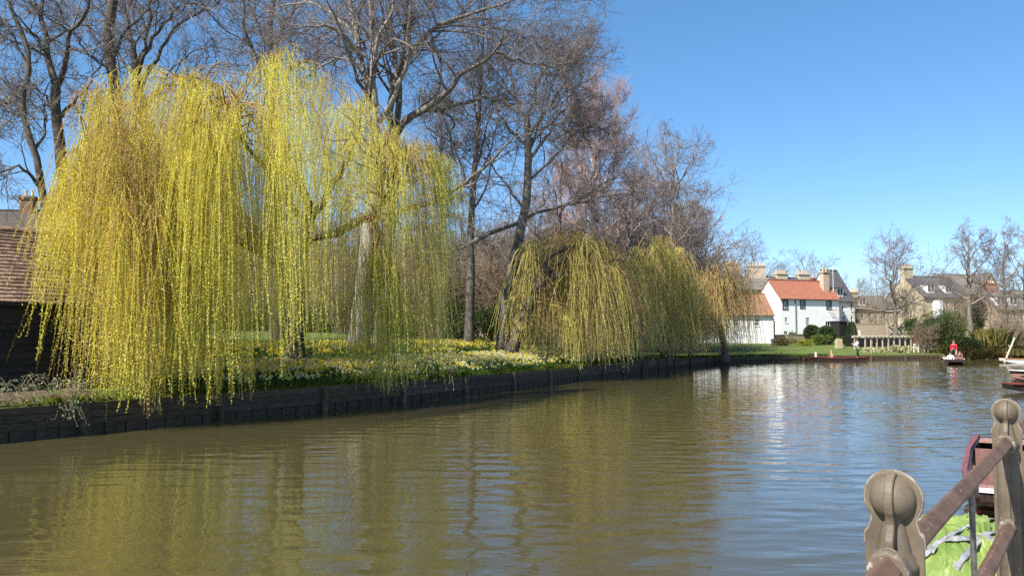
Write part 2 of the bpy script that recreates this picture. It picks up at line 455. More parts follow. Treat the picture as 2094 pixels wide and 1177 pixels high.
rows = [0.09, 0.10, 0.35, 0.8, 1.5, 2.5, 4, 6, 8, 11, 15, 20, 27, 35, 48, 65, 100, 200, 600, 2500]
sv = ARC
G = np.array([[np.append(*(lambda P: (P[:2], -0.7 if j == 0 else P[2]))(bpt(np.array(s), np.array(o)))) for j, o in enumerate(rows)] for s in sv])
rg = np.random.default_rng(5)
G[:, 3:14, 2] += rg.normal(0, 0.03, G[:, 3:14, 2].shape)
ns, nr = G.shape[:2]
idx = np.arange(ns * nr).reshape(ns, nr)
Fq = np.stack([idx[:-1, :-1], idx[1:, :-1], idx[1:, 1:], idx[:-1, 1:]], -1).reshape(-1, 4)
setp(link('ground', npmesh('ground', G.reshape(-1, 3), [Fq], smooth=True), M['lawn']), kind='structure')

# promenade quay on the near right, running along the railing line
QD = np.array([0.593, 0.805]); QN = np.array([0.805, -0.593])
Q0 = W(1826, 1000, 1.6)[:2]
DECK = 0.80
def qpt(t, o, z): return (Q0[0] + QD[0] * t + QN[0] * o, Q0[1] + QD[1] * t + QN[1] * o, z)
qm = MB()
a, b, c, d = qpt(-400, -0.10, 0), qpt(1200, -0.10, 0), qpt(1200, 900, 0), qpt(-400, 900, 0)
qm.add([(*p[:2], z) for z in (-0.8, DECK) for p in (a, b, c, d)], [(4, 7, 6, 5), (0, 4, 5, 1), (1, 5, 6, 2), (2, 6, 7, 3), (3, 7, 4, 0)])
setp(qm.build('promenade', M['concrete']), kind='structure')

# ------------------------------------------------------------------ timber retaining wall of the far bank
S25 = bank_s_of_y(25.8)
BAY = 3.8
s_first = S25 - 6 * BAY
n_bays = int((bank_s_of_y(78.9) - s_first) / BAY) + 1
base = bpt(np.array(S25), np.array(0.0))
wall = thing('timber_retaining_wall', 'long dark plank retaining wall holding up the grassy bank along the water', 'retaining wall', (base[0], base[1], 0))
random.seed(3)
B0 = Vector((base[0], base[1], 0))
def wz(s): return float(prof(np.array(0.0), bank_at(np.array(s))[0][1]))
pile = MB()
for i in range(n_bays + 1):
    s = s_first + i * BAY
    p, q = bank_at(np.array(s)); zt = wz(s)
    ps = Vector((p[0], p[1], 0)) - B0; qn = Vector((q[0], q[1], 0))
    th = qn.cross(Vector((0, 0, 1)))
    pm = MB()
    c = ps - qn * 0.02
    w = 0.09
    pm.beam(c + Vector((0, 0, -0.7)), c + Vector((random.uniform(-.02, .02), 0, zt + random.uniform(-0.04, 0.03))), 0.17, 0.13, up=tuple(qn))
    pm.build('post', M['timber_edge'], wall)
    if i == n_bays: break
    s2 = s + BAY
    p2, q2 = bank_at(np.array(s2)); zt2 = wz(s2)
    pe = Vector((p2[0], p2[1], 0)) - B0
    n_pl = 3
    zb = 0.24
    for k in range(n_pl):
        f0, f1 = k / n_pl, (k + 1) / n_pl
        za, zc = zb + (zt - zb) * f0, zb + (zt - zb) * f1
        za2, zc2 = zb + (zt2 - zb) * f0, zb + (zt2 - zb) * f1
        off = qn * (0.03 + random.uniform(-0.018, 0.018)); off2 = qn * (0.03 + random.uniform(-0.018, 0.018))
        tw = 0.05
        g = 0.008
        vs = []
        for P, o, z0, z1 in ((ps, off, za + g, zc - g), (pe, off2, za2 + g, zc2 - g)):
            for dn, z in ((0, z0), (tw, z0), (tw, z1), (0, z1)):
                vs.append(P + o + qn * dn + Vector((0, 0, z + random.uniform(-.006, .006))))
        mb = MB().add(vs, [(0, 3, 2, 1), (4, 5, 6, 7), (0, 1, 5, 4), (1, 2, 6, 5), (2, 3, 7, 6), (3, 0, 4, 7)])
        mb.build('plank', M['timber'], wall)
    for k in range(14):
        f = (k + 0.5) / 14
        c = ps.lerp(pe, f) + qn * (0.06 + 0.03 * (k % 2))
        pile.beam(c + Vector((0, 0, -0.7)), c + Vector((0, 0, 0.25)), 0.25, 0.05, up=tuple(qn))
pile.build('pile', M['timber'], wall, kind='stuff')

# ------------------------------------------------------------------ tubes and branch growth (numpy)
def tubes(batches, sides):
    """batches: list of (P (B,n,3), R (B,n)) -> V, F"""
    Vs, Fs, off = [], [], 0
    for P, Rr in batches:
        B, n = Rr.shape
        if B == 0: continue
        T = np.empty_like(P)
        T[:, 1:-1] = P[:, 2:] - P[:, :-2]; T[:, 0] = P[:, 1] - P[:, 0]; T[:, -1] = P[:, -1] - P[:, -2]
        T /= np.maximum(np.linalg.norm(T, axis=2, keepdims=True), 1e-9)
        mean = T.mean(1)
        ref = np.where((np.abs(mean[:, 2:3]) > 0.75), np.array([[1.0, 0.13, 0.0]]), np.array([[0.05, 0.1, 1.0]]))[:, None, :]
        U = np.cross(T, np.broadcast_to(ref, T.shape)); U /= np.maximum(np.linalg.norm(U, axis=2, keepdims=True), 1e-9)
        Wv = np.cross(T, U)
        a = np.arange(sides) * 2 * np.pi / sides
        V = P[:, :, None, :] + Rr[:, :, None, None] * (np.cos(a)[None, None, :, None] * U[:, :, None, :] + np.sin(a)[None, None, :, None] * Wv[:, :, None, :])
        Vs.append(V.reshape(-1, 3))
        ii = np.arange(B * n * sides).reshape(B, n, sides) + off
        nx = np.roll(ii, -1, axis=2)
        Fs.append(np.stack([ii[:, :-1], nx[:, :-1], nx[:, 1:], ii[:, 1:]], -1).reshape(-1, 4))
        off += B * n * sides
    return np.concatenate(Vs), np.concatenate(Fs)

def resample(pts, n):
    pts = np.asarray(pts, float)
    if len(pts) > 2:
        e = np.vstack([2 * pts[0] - pts[1], pts, 2 * pts[-1] - pts[-2]])
        pts = catmull3(e, 8)
    L = np.concatenate([[0], np.cumsum(np.linalg.norm(np.diff(pts, axis=0), axis=1))])
    t = np.linspace(0, L[-1], n)
    return np.stack([np.interp(t, L, pts[:, k]) for k in range(3)], 1)
def catmull3(pts, per):
    out = []
    for i in range(1, len(pts) - 2):
        p0, p1, p2, p3 = pts[i - 1:i + 3]
        t = (np.arange(per) / per)[:, None]
        out.append(0.5 * ((2 * p1) + (-p0 + p2) * t + (2 * p0 - 5 * p1 + 4 * p2 - p3) * t * t + (-p0 + 3 * p1 - 3 * p2 + p3) * t ** 3))
    out.append(pts[-2:-1])
    return np.vstack(out)

def spawn(rng, P, Rr, K, n, lr, ang, trop, wig, tmin=0.25, rr=0.6, rmin=0.004, tip=0.35, lmin=0.15, lmax=99, taper=0.6):
    B, m = Rr.shape
    L = np.linalg.norm(np.diff(P, axis=1), axis=2).sum(1)
    t = rng.uniform(tmin, 1.0, (B, K)); t[:, 0] = rng.uniform(0.93, 0.999, B)
    x = t * (m - 1); i = np.minimum(x.astype(int), m - 2); f = (x - i)[..., None]
    bi = np.arange(B)[:, None]
    A, C = P[bi, i], P[bi, i + 1]
    pos = A + (C - A) * f
    T = C - A; T /= np.maximum(np.linalg.norm(T, axis=2, keepdims=True), 1e-9)
    r0 = (Rr[bi, i] * (1 - f[..., 0]) + Rr[bi, i + 1] * f[..., 0])
    a = rng.uniform(ang[0], ang[1], (B, K)); a[:, 0] *= 0.35
    v = rng.normal(size=(B, K, 3)); v -= (v * T).sum(2, keepdims=True) * T
    v /= np.maximum(np.linalg.norm(v, axis=2, keepdims=True), 1e-9)
    d = np.cos(a)[..., None] * T + np.sin(a)[..., None] * v
    ln = np.clip(L[:, None] * rng.uniform(lr[0], lr[1], (B, K)) * (1 + taper * 0.5 - taper * t), lmin, lmax)
    N = B * K
    pos, d, ln, r0 = pos.reshape(N, 3), d.reshape(N, 3), ln.reshape(N), np.maximum(r0.reshape(N) * rr, rmin)
    out = np.empty((N, n, 3)); out[:, 0] = pos
    up = np.array([0, 0, 1.0])
    for k in range(1, n):
        d = d + rng.normal(0, wig, (N, 3)) + trop * up
        d /= np.linalg.norm(d, axis=1, keepdims=True)
        out[:, k] = out[:, k - 1] + d * (ln / (n - 1))[:, None]
    fr = np.linspace(1, tip, n)[None]
    return out, np.maximum(r0[:, None] * fr, rmin * 0.8)

def grow(rng, P0, R0, levels):
    """levels: list of dicts for spawn; returns batches per level"""
    outs, P, Rr = [], P0, R0
    for lv in levels:
        P, Rr = spawn(rng, P, Rr, **lv)
        outs.append((P, Rr))
    return outs

def limb_arr(pts, r0, r1, n=14, rng=None, wob=0.0):
    P = resample(pts, n)
    if rng is not None and wob:
        P[1:-1] += rng.normal(0, wob, (n - 2, 3))
    return P[None], np.linspace(r0, r1, n)[None]

CROWN = [dict(K=9, n=8, lr=(0.32, 0.68), ang=(0.5, 1.15), trop=0.02, wig=0.22, tmin=0.2, rr=0.52, rmin=0.026),
         dict(K=7, n=5, lr=(0.35, 0.68), ang=(0.5, 1.2), trop=0.02, wig=0.30, tmin=0.18, rr=0.55, rmin=0.015),
         dict(K=4, n=3, lr=(0.38, 0.8), ang=(0.4, 1.2), trop=0.03, wig=0.34, tmin=0.2, rr=0.55, rmin=0.0095),
         dict(K=3, n=2, lr=(0.5, 0.9), ang=(0.4, 1.1), trop=0.02, wig=0.34, tmin=0.2, rr=0.6, rmin=0.007)]

def bare_tree(name, label, trunks, limbs, seed, levels=CROWN, bark='bark', twig='twig', group=None, trunk_spawn=None, lim_part=True, cat='tree', n4=1.0):
    """trunks/limbs: list of (world pts, r0, r1); a thing with trunk, limbs and crown"""
    rng = np.random.default_rng(seed)
    base = np.array(trunks[0][0][0], float)
    base[2] = gz1(base[0], base[1]) - 0.05
    t = thing(name, label, cat, base, group=group)
    tb = []
    for k, (pts, r0, r1) in enumerate(trunks):
        pts = [np.array(p, float) for p in pts]
        if k == 0:
            pts[0] = np.array([pts[0][0], pts[0][1], base[2] - 0.5])
        P, Rr = limb_arr(pts, r0, r1, 18, rng, 0.015)
        if k == 0:   # root flare
            h = P[0, :, 2] - base[2]
            Rr = Rr * (1 + 0.45 * np.exp(-np.maximum(h, 0) / 0.5))[None]
        tb.append((P - base, Rr))
    V, F = tubes(tb, 14)
    link('trunk', npmesh('trunk', V, [F], True), M[bark], t)
    arrs = []
    for pts, r0, r1 in limbs:
        P, Rr = limb_arr(pts, r0, r1, 14, rng, 0.05)
        P = P - base
        Rr = Rr * 0.84
        arrs.append((P, Rr))
        if lim_part:
            V, F = tubes([(P, Rr)], 9)
            link('limb', npmesh('limb', V, [F], True), M[bark], t)
    src = list(arrs)
    if trunk_spawn:
        for P, Rr in tb:
            src.append(spawn(rng, P, Rr, **trunk_spawn))
    thick, thin = [], []
    if not lim_part: thick += arrs
    for q in src[len(arrs):]: thick.append(q)
    P0 = np.concatenate([resample_b(p, 14) for p, r in src]); R0 = np.concatenate([resample_r(r, 14) for p, r in src])
    lv = grow(rng, P0, R0, levels)
    if thick: 
        V1, F1 = tubes(thick, 7)
    else:
        V1, F1 = np.zeros((0, 3)), np.zeros((0, 4), int)
    V2, F2 = tubes(lv[:1], 5)
    V3, F3 = tubes(lv[1:], 3)
    F2 = F2 + len(V1); F3 = F3 + len(V1) + len(V2)
    me = npmesh('crown', np.vstack([V1, V2, V3]), [np.vstack([F1, F2, F3])], True)
    link('crown', me, M[twig], t)
    return t
def resample_b(P, n):
    m = P.shape[1]
    if m == n: return P
    x = np.linspace(0, m - 1, n); i = np.minimum(x.astype(int), m - 2); f = (x - i)[None, :, None]
    return P[:, i] * (1 - f) + P[:, i + 1] * f
def resample_r(Rr, n):
    return resample_b(Rr[..., None], n)[..., 0]
def path(pix, d, dd=0.0):
    n = len(pix)
    return [W(x, y, d + dd * i / max(1, n - 1)) for i, (x, y) in enumerate(pix)]

# ------------------------------------------------------------------ bare trees on the left bank
def gen_limbs(rng, top, n, L, zlo, zhi, r, tilt=(0.35, 1.1), trop=0.12):
    """limbs leaving a straight trunk at base (x,y), from height zlo to zhi"""
    out = []
    for i in range(n):
        f = (i + 0.5) / n
        z = zlo + (zhi - zlo) * f
        az = i * 2.4 + rng.uniform(-0.5, 0.5)
        ti = tilt[1] + (tilt[0] - tilt[1]) * f + rng.uniform(-0.1, 0.1)
        d = np.array([math.cos(az) * math.sin(ti), math.sin(az) * math.sin(ti), math.cos(ti)])
        ln = L * (1 - 0.45 * f) * rng.uniform(0.8, 1.15)
        p = top(z); pts = [p]
        for k in range(5):
            d = d + rng.normal(0, 0.13, 3) + np.array([0, 0, trop]); d /= np.linalg.norm(d)
            p = p + d * ln / 5; pts.append(p)
        out.append((pts, r * (1 - 0.4 * f), 0.03))
    return out

# big twin lime trees whose trunks rise through the willow
E1 = bare_tree('bare_tree', 'tall bare tree with a pale sunlit trunk behind the right of the big willow',
    [(path([(730, 722), (742, 610), (756, 490), (767, 390), (772, 300)], 38), 0.50, 0.33)],
    [(path([(771, 310), (750, 180), (736, 110), (715, 0), (700, -130)], 38, 1), 0.27, 0.06),
     (path([(771, 305), (763, 170), (770, 92), (800, 30), (815, -70)], 38, -1.5), 0.22, 0.05),
     (path([(764, 120), (757, 30), (752, -80)], 37.5, 0.5), 0.13, 0.04),
     (path([(738, 120), (700, 70), (660, 52), (600, 58)], 38.3, -3), 0.15, 0.03),
     (path([(730, 80), (680, 30), (620, 5), (540, 25)], 38.6, 2), 0.13, 0.03),
     (path([(757, 165), (700, 118), (650, 140), (600, 175)], 38, 3), 0.12, 0.03),
     (path([(775, 250), (830, 140), (835, 60), (850, -40)], 38, -3), 0.17, 0.04)], 11, bark='bark_pale')
E2 = bare_tree('bare_tree', 'spreading bare tree with long grey limbs reaching right over the smaller trunks',
    [(path([(776, 720), (784, 610), (794, 490), (803, 390), (806, 290)], 40), 0.36, 0.28)],
    [(path([(806, 300), (814, 190), (808, 110), (797, 40), (795, -70)], 40, 1), 0.24, 0.05),
     (path([(812, 170), (822, 115), (830, 50), (834, -70)], 40, -1), 0.16, 0.04),
     (path([(800, 300), (800, 175), (828, 125), (860, 86), (896, 53), (940, 39), (992, 18), (1060, -5)], 40, -3), 0.26, 0.05),
     (path([(804, 290), (821, 253), (878, 218), (921, 182), (967, 139), (1014, 107), (1030, 60)], 40, -4), 0.26, 0.05),
     (path([(830, 248), (857, 228), (921, 218), (975, 205), (1003, 200), (1046, 221), (1080, 240)], 39.5, 2), 0.18, 0.04),
     (path([(800, 440), (860, 420), (900, 403), (939, 382), (985, 346), (1021, 310), (1062, 271)], 40, -3), 0.2, 0.04),
     (path([(1014, 107), (1060, 125), (1110, 135), (1170, 130)], 36, 2), 0.11, 0.03)], 12)
Dt = bare_tree('bare_tree', 'bare tree with a dark forked trunk standing behind the middle of the big willow',
    [(path([(566, 690), (562, 500), (560, 300), (557, 150), (551, 70), (560, -10), (565, -90)], 46), 0.36, 0.12)],
    [(path([(560, 240), (540, 150), (521, 110), (502, 66), (496, 0), (492, -80)], 46, -2), 0.2, 0.04),
     (path([(558, 170), (566, 102), (576, 60), (600, 15), (630, -60)], 46, 2), 0.2, 0.04),
     (path([(553, 100), (530, 60), (515, 20), (470, -30)], 46, 3), 0.12, 0.03),
     (path([(560, 180), (610, 130), (650, 120), (690, 100)], 46, 3), 0.13, 0.03)], 13, bark='bark_dark')
Bt = bare_tree('bare_tree', 'bare tree with a thick straight trunk poking out above the left of the willow',
    [(path([(252, 690), (248, 400), (238, 200), (226, 130), (219, 75), (229, 15), (242, -70)], 36), 0.34, 0.2)],
    [(path([(229, 20), (205, -40), (180, -110)], 36, 2), 0.12, 0.03),
     (path([(228, 130), (260, 60), (300, 20), (330, -60)], 36, 2), 0.1, 0.03),
     (path([(232, 150), (180, 110), (150, 60), (120, 40)], 36, -2), 0.07, 0.02)], 14, bark='bark_dark')
Ct = bare_tree('bare_tree', 'bare tree with several curved stems spreading right above the left of the willow',
    [(path([(300, 690), (300, 400), (288, 220), (276, 130)], 39), 0.3, 0.2)],
    [(path([(276, 135), (268, 80), (258, 30), (250, -60)], 39, 1), 0.2, 0.05),
     (path([(278, 130), (296, 85), (305, 40), (312, -50)], 39, -2), 0.12, 0.03),
     (path([(282, 150), (310, 85), (345, 35), (380, 8), (432, 18)], 39, -2), 0.13, 0.03),
     (path([(290, 180), (330, 105), (372, 45), (440, 10), (470, -20)], 39, 2), 0.13, 0.03),
     (path([(300, 215), (340, 175), (400, 170), (450, 130)], 39, 3), 0.12, 0.03),
     (path([(285, 170), (240, 110), (232, 60), (205, 20)], 39, 3), 0.1, 0.03)], 15, bark='bark_dark')
At = bare_tree('bare_tree', 'bare tree forking into a wide V above the shed roof at the left edge',
    [(path([(150, 690), (135, 480), (122, 300), (112, 215), (114, 180)], 34), 0.27, 0.2)],
    [(path([(114, 185), (98, 112), (86, 52), (83, 0), (80, -90)], 34, 1), 0.19, 0.05),
     (path([(115, 182), (129, 136), (146, 68), (165, 48), (182, 0), (200, -70)], 34, -2), 0.15, 0.04),
     (path([(100, 120), (75, 75), (60, 60), (20, 20)], 34, -2), 0.1, 0.02),
     (path([(128, 240), (150, 205), (180, 180), (215, 110)], 34, 2), 0.09, 0.02),
     (path([(117, 230), (80, 190), (60, 175), (30, 215)], 34, 2), 0.07, 0.02)], 16, bark='bark_dark')
A2 = bare_tree('bare_tree', 'slim crooked bare tree nearest the left edge of the photo behind the shed',
    [(path([(120, 690), (100, 500), (84, 380), (75, 322), (55, 265), (45, 205), (60, 143), (55, 92), (34, 44), (10, -20)], 32), 0.2, 0.07)],
    [(path([(58, 150), (40, 100), (12, 50), (-30, 10)], 32, 1), 0.08, 0.02),
     (path([(78, 380), (45, 345), (0, 352), (-50, 340)], 32, -1.5), 0.09, 0.02),
     (path([(72, 310), (95, 260), (85, 200), (110, 160)], 32, 1.5), 0.08, 0.02),
     (path([(48, 240), (15, 215), (-20, 210)], 32, 1.5), 0.06, 0.02)], 17, bark='bark_dark')
Ft = bare_tree('bare_tree', 'upright bare tree with a straight dark trunk standing in the daffodils',
    [(path([(958, 712), (962, 600), (962, 480), (968, 380), (978, 250), (986, 110), (990, 10)], 47), 0.29, 0.05)],
    [(path([(961, 500), (1010, 470), (1050, 457), (1108, 431), (1165, 419), (1191, 402), (1223, 382), (1262, 360)], 46.5, -1), 0.17, 0.04),
     (path([(1165, 419), (1210, 408), (1270, 396), (1310, 402)], 45.8, -1), 0.09, 0.03),
     (path([(963, 560), (930, 520), (905, 500), (880, 520)], 47, 2), 0.08, 0.02)], 18,
    trunk_spawn=dict(K=16, n=8, lr=(0.16, 0.3), ang=(0.4, 0.9), trop=0.10, wig=0.16, tmin=0.3, rr=0.42, rmin=0.03), bark='bark',
    levels=[dict(CROWN[0], K=6), dict(CROWN[1], K=6), dict(CROWN[2], K=5), dict(CROWN[3], K=3)])
Gt = bare_tree('bare_tree', 'rugged bare tree with a rounded crown of dense twigs right of the straight trunk',
    [(path([(1027, 716), (1034, 620), (1045, 560), (1062, 480), (1078, 400), (1080, 300), (1076, 235)], 45), 0.36, 0.17)],
    [(path([(1077, 250), (1052, 190), (1042, 130), (1030, 105)], 45, 1), 0.15, 0.04),
     (path([(1077, 245), (1098, 180), (1112, 130), (1120, 105)], 45, 2), 0.15, 0.04),
     (path([(1079, 285), (1115, 230), (1145, 185), (1165, 140)], 45, -2), 0.14, 0.04),
     (path([(1080, 330), (1115, 285), (1150, 245), (1185, 225)], 45, 1), 0.13, 0.03),
     (path([(1079, 300), (1035, 255), (1005, 200), (975, 165)], 45, 2), 0.12, 0.03),
     (path([(1080, 370), (1130, 325), (1175, 275), (1225, 258)], 45, 2), 0.11, 0.03),
     (path([(1074, 430), (1030, 370), (1000, 330), (960, 305)], 45, 2), 0.1, 0.03),
     (path([(1078, 320), (1105, 250), (1135, 160), (1145, 115)], 45, 3), 0.12, 0.03),
     (path([(1079, 290), (1125, 255), (1165, 205), (1180, 175)], 45, 3), 0.12, 0.03)], 19,
    levels=[dict(CROWN[0], K=8), dict(CROWN[1], K=7), dict(CROWN[2], K=6), dict(CROWN[3], K=4)])
rng = np.random.default_rng(40)
def simple_tree(name, label, px, py_base, py_top, d, spread_px, seed, r=0.3, bark='bark', twig='twig', n=9, zlo=0.25, levels=CROWN, tilt=(0.35, 1.25), trop=0.03, group=None):
    rg_ = np.random.default_rng(seed)
    b = W(px, py_base, d); t_ = W(px + rg_.uniform(-8, 8), py_top, d)
    zb = gz1(b[0], b[1]); H = t_[2] - zb
    b = np.array([b[0], b[1], zb])
    k1 = b + np.array([rg_.uniform(-.3, .3), rg_.uniform(-.3, .3), H * 0.35]); k2 = b + np.array([rg_.uniform(-.5, .5), rg_.uniform(-.5, .5), H * 0.7])
    tp = np.array([t_[0], t_[1], zb + H * 0.93])
    trunk = resample([b, k1, k2, tp], 30)
    def top(z):
        return np.array([np.interp(z, trunk[:, 2], trunk[:, 0]), np.interp(z, trunk[:, 2], trunk[:, 1]), z])
    L = spread_px / F_PX * d * 1.25
    limbs = gen_limbs(rg_, top, n, L, zb + H * zlo, zb + H * 0.85, r * 0.5, tilt, trop)
    return bare_tree(name, label, [([b, k1, k2, tp], r, 0.03)], limbs, seed, levels=levels, bark=bark, twig=twig, lim_part=False, group=group)
LV_MID = [dict(CROWN[0], K=6, n=6), dict(CROWN[1], K=6, n=5), dict(CROWN[2], K=5, n=3), dict(CROWN[3], K=3, n=2)]
LV_UP = [dict(K=9, n=6, lr=(0.35, 0.7), ang=(0.3, 0.8), trop=0.10, wig=0.10, tmin=0.15, rr=0.45, rmin=0.02),
         dict(K=8, n=5, lr=(0.35, 0.7), ang=(0.2, 0.6), trop=0.2, wig=0.12, tmin=0.1, rr=0.5, rmin=0.014),
         dict(K=5, n=3, lr=(0.4, 0.8), ang=(0.2, 0.6), trop=0.15, wig=0.12, tmin=0.1, rr=0.6, rmin=0.011),
         dict(K=3, n=2, lr=(0.5, 0.9), ang=(0.2, 0.6), trop=0.1, wig=0.12, tmin=0.1, rr=0.6, rmin=0.010)]
Ht = simple_tree('bare_tree', 'bare tree with a broad haze of fine pinkish upright twigs behind the second willow', 1225, 690, 232, 72, 150, 21, 0.4, twig='twig_pink', n=14, levels=LV_UP, tilt=(0.3, 1.3), trop=0.03)
It = simple_tree('bare_tree', 'pale bare tree standing against the open sky at the right end of the wood', 1376, 690, 268, 66, 128, 22, 0.3, n=13, twig='twig_far', levels=LV_MID, zlo=0.2)
It2 = simple_tree('bare_tree', 'low bare tree leaning out over the third willow at the end of the wood', 1410, 690, 400, 68, 95, 23, 0.22, n=9, twig='twig_far', levels=LV_MID, tilt=(0.5, 1.25), trop=0.05)
Jt = simple_tree('bare_tree', 'thin bare tree between the twin trunks and the straight dark trunk', 900, 700, 150, 52, 95, 24, 0.2, n=10, levels=LV_MID, zlo=0.3)
Kt = simple_tree('bare_tree', 'bare tree in the wood behind the leaning willow trunk', 1150, 690, 300, 58, 110, 25, 0.28, n=12, levels=LV_MID, zlo=0.2)
Lt = simple_tree('bare_tree', 'bushy bare tree among the trunks above the second willow', 1290, 690, 350, 60, 100, 26, 0.25, n=12, levels=LV_MID, zlo=0.2)
print('tris so far', sum(len(o.data.polygons) for o in bpy.data.objects if o.type == 'MESH'))

rngw = np.random.default_rng(71)
WLAB = {}
for i, (px, top, d, src, H0) in enumerate([(30, 420, 84, 'K', 0), (170, 440, 80, 'J', 0), (330, 400, 86, 'K', 0), (470, 430, 82, 'L', 0), (540, 410, 90, 'K', 0), (640, 420, 84, 'J', 0), (700, 380, 92, 'L', 0), (840, 440, 80, 'K', 0),
        (870, 470, 70, 'L', 0), (940, 440, 76, 'L', 0), (1010, 470, 84, 'K', 0), (1060, 440, 78, 'J', 0), (1110, 470, 70, 'L', 0), (1230, 330, 82, 'K', 0), (1330, 380, 78, 'L', 0), (1390, 400, 84, 'K', 0)]):
    srcs = {'J': (Jt, 150, 52), 'K': (Kt, 300, 58), 'L': (Lt, 350, 60)}[src]
    hh = W(0, srcs[1], srcs[2])[2] - srcs[0].location.z
    b = W(px, 690, d); z = gz1(b[0], b[1]); f = (W(px, top, d)[2] - z) / hh
    nt = dup(srcs[0], (b[0], b[1], z - .05), rngw.uniform(0, 6.28), (f * 1.2, f * 1.2, f), label='slender bare tree deep in the wood behind the willows', group='slender bare trees deep in the wood')
    for ch in nt.children:
        if ch.name.startswith('crown'):
            ch.material_slots[0].link = 'OBJECT'; ch.material_slots[0].material = M['twig_mauve_haze']

# ------------------------------------------------------------------ weeping willows
def strands_mesh(rng, P0, out, length, amt, n, sway, leaf_len, leaf_w, spacing, tint, stem_r=0.004, lean=None):
    """hanging twigs: P0 (N,3) starts, out (N,2) outward direction, length (N), amt (N) outward reach -> verts, faces, colours of twigs and leaves"""
    N = len(P0)
    t = np.linspace(0, 1, n)[None]
    prof_o = amt[:, None] * (1 - np.exp(-3.2 * t))
    rise = 0.16 * amt[:, None] * np.sin(np.pi * np.clip(t * 3.0, 0, 1))
    ph = rng.uniform(0, 6.28, (N, 1)); ph2 = rng.uniform(0, 6.28, (N, 1))
    sw = sway * t * np.sin(t * rng.uniform(3, 7, (N, 1)) + ph)
    sw2 = sway * t * np.sin(t * rng.uniform(3, 7, (N, 1)) + ph2)
    P = np.empty((N, n, 3))
    P[..., 0] = P0[:, None, 0] + out[:, None, 0] * prof_o + sw
    P[..., 1] = P0[:, None, 1] + out[:, None, 1] * prof_o + sw2
    if lean is not None:
        P[..., 0] += lean[:, None] * t ** 1.3 * length[:, None]
    P[..., 2] = P0[:, None, 2] + rise - length[:, None] * t ** 1.08
    Rr = np.broadcast_to(np.linspace(1.3, 0.5, n)[None] * stem_r, (N, n)).copy()
    V1, F1 = tubes([(P, Rr)], 3)
    c1 = np.repeat(tint * np.array([0.95, 0.84, 0.72]), n * 3, axis=0)
    # leaves
    cnt = np.maximum((length / spacing).astype(int), 3)
    sid = np.repeat(np.arange(N), cnt)
    k = np.arange(len(sid)) - np.repeat(np.cumsum(cnt) - cnt, cnt)
    u = (k + rng.uniform(0, 1, len(sid))) / cnt[sid]
    u = 0.02 + 0.98 * u
    x = u * (n - 1); i = np.minimum(x.astype(int), n - 2); f = (x - i)[:, None]
    pos = P[sid, i] * (1 - f) + P[sid, i + 1] * f
    az = rng.uniform(0, 2 * np.pi, len(sid)); el = rng.uniform(-1.15, 0.0, len(sid))
    d = np.stack([np.cos(az) * np.cos(el), np.sin(az) * np.cos(el), np.sin(el)], 1)
    v = rng.normal(size=d.shape); v -= (v * d).sum(1, keepdims=True) * d; v /= np.linalg.norm(v, axis=1, keepdims=True)
    ll = (leaf_len * rng.uniform(0.6, 1.3, len(sid)) * (0.8 + 0.35 * u))[:, None]
    lw = leaf_w * rng.uniform(0.7, 1.3, (len(sid), 1))
    V2 = np.stack([pos + v * lw * 0.6, pos + d * ll, pos - v * lw * 0.6], 1).reshape(-1, 3)
    F2 = np.arange(len(V2)).reshape(-1, 3) + len(V1)
    c2 = np.repeat(tint[sid] * rng.uniform(0.86, 1.14, (len(sid), 1)), 3, axis=0)
    return np.vstack([V1, V2]), [F1, F2], np.vstack([c1, c2])

def arcs(rng, starts, ends, n=9, lift=0.35):
    """branches leaving a limb, rising and bowing over to the tuft"""
    t = np.linspace(0, 1, n)[None, :, None]
    D = ends - starts
    L = np.linalg.norm(D, axis=1)[:, None, None]
    c = (starts + ends)[:, None] / 2 + np.array([0, 0, 1.0]) * L * lift + rng.normal(0, 0.12, (len(starts), 1, 3)) * L
    P = starts[:, None] * (1 - t) ** 2 + 2 * c * t * (1 - t) + ends[:, None] * t ** 2
    P[:, 1:-1] += rng.normal(0, 0.025, P[:, 1:-1].shape) * L
    return P

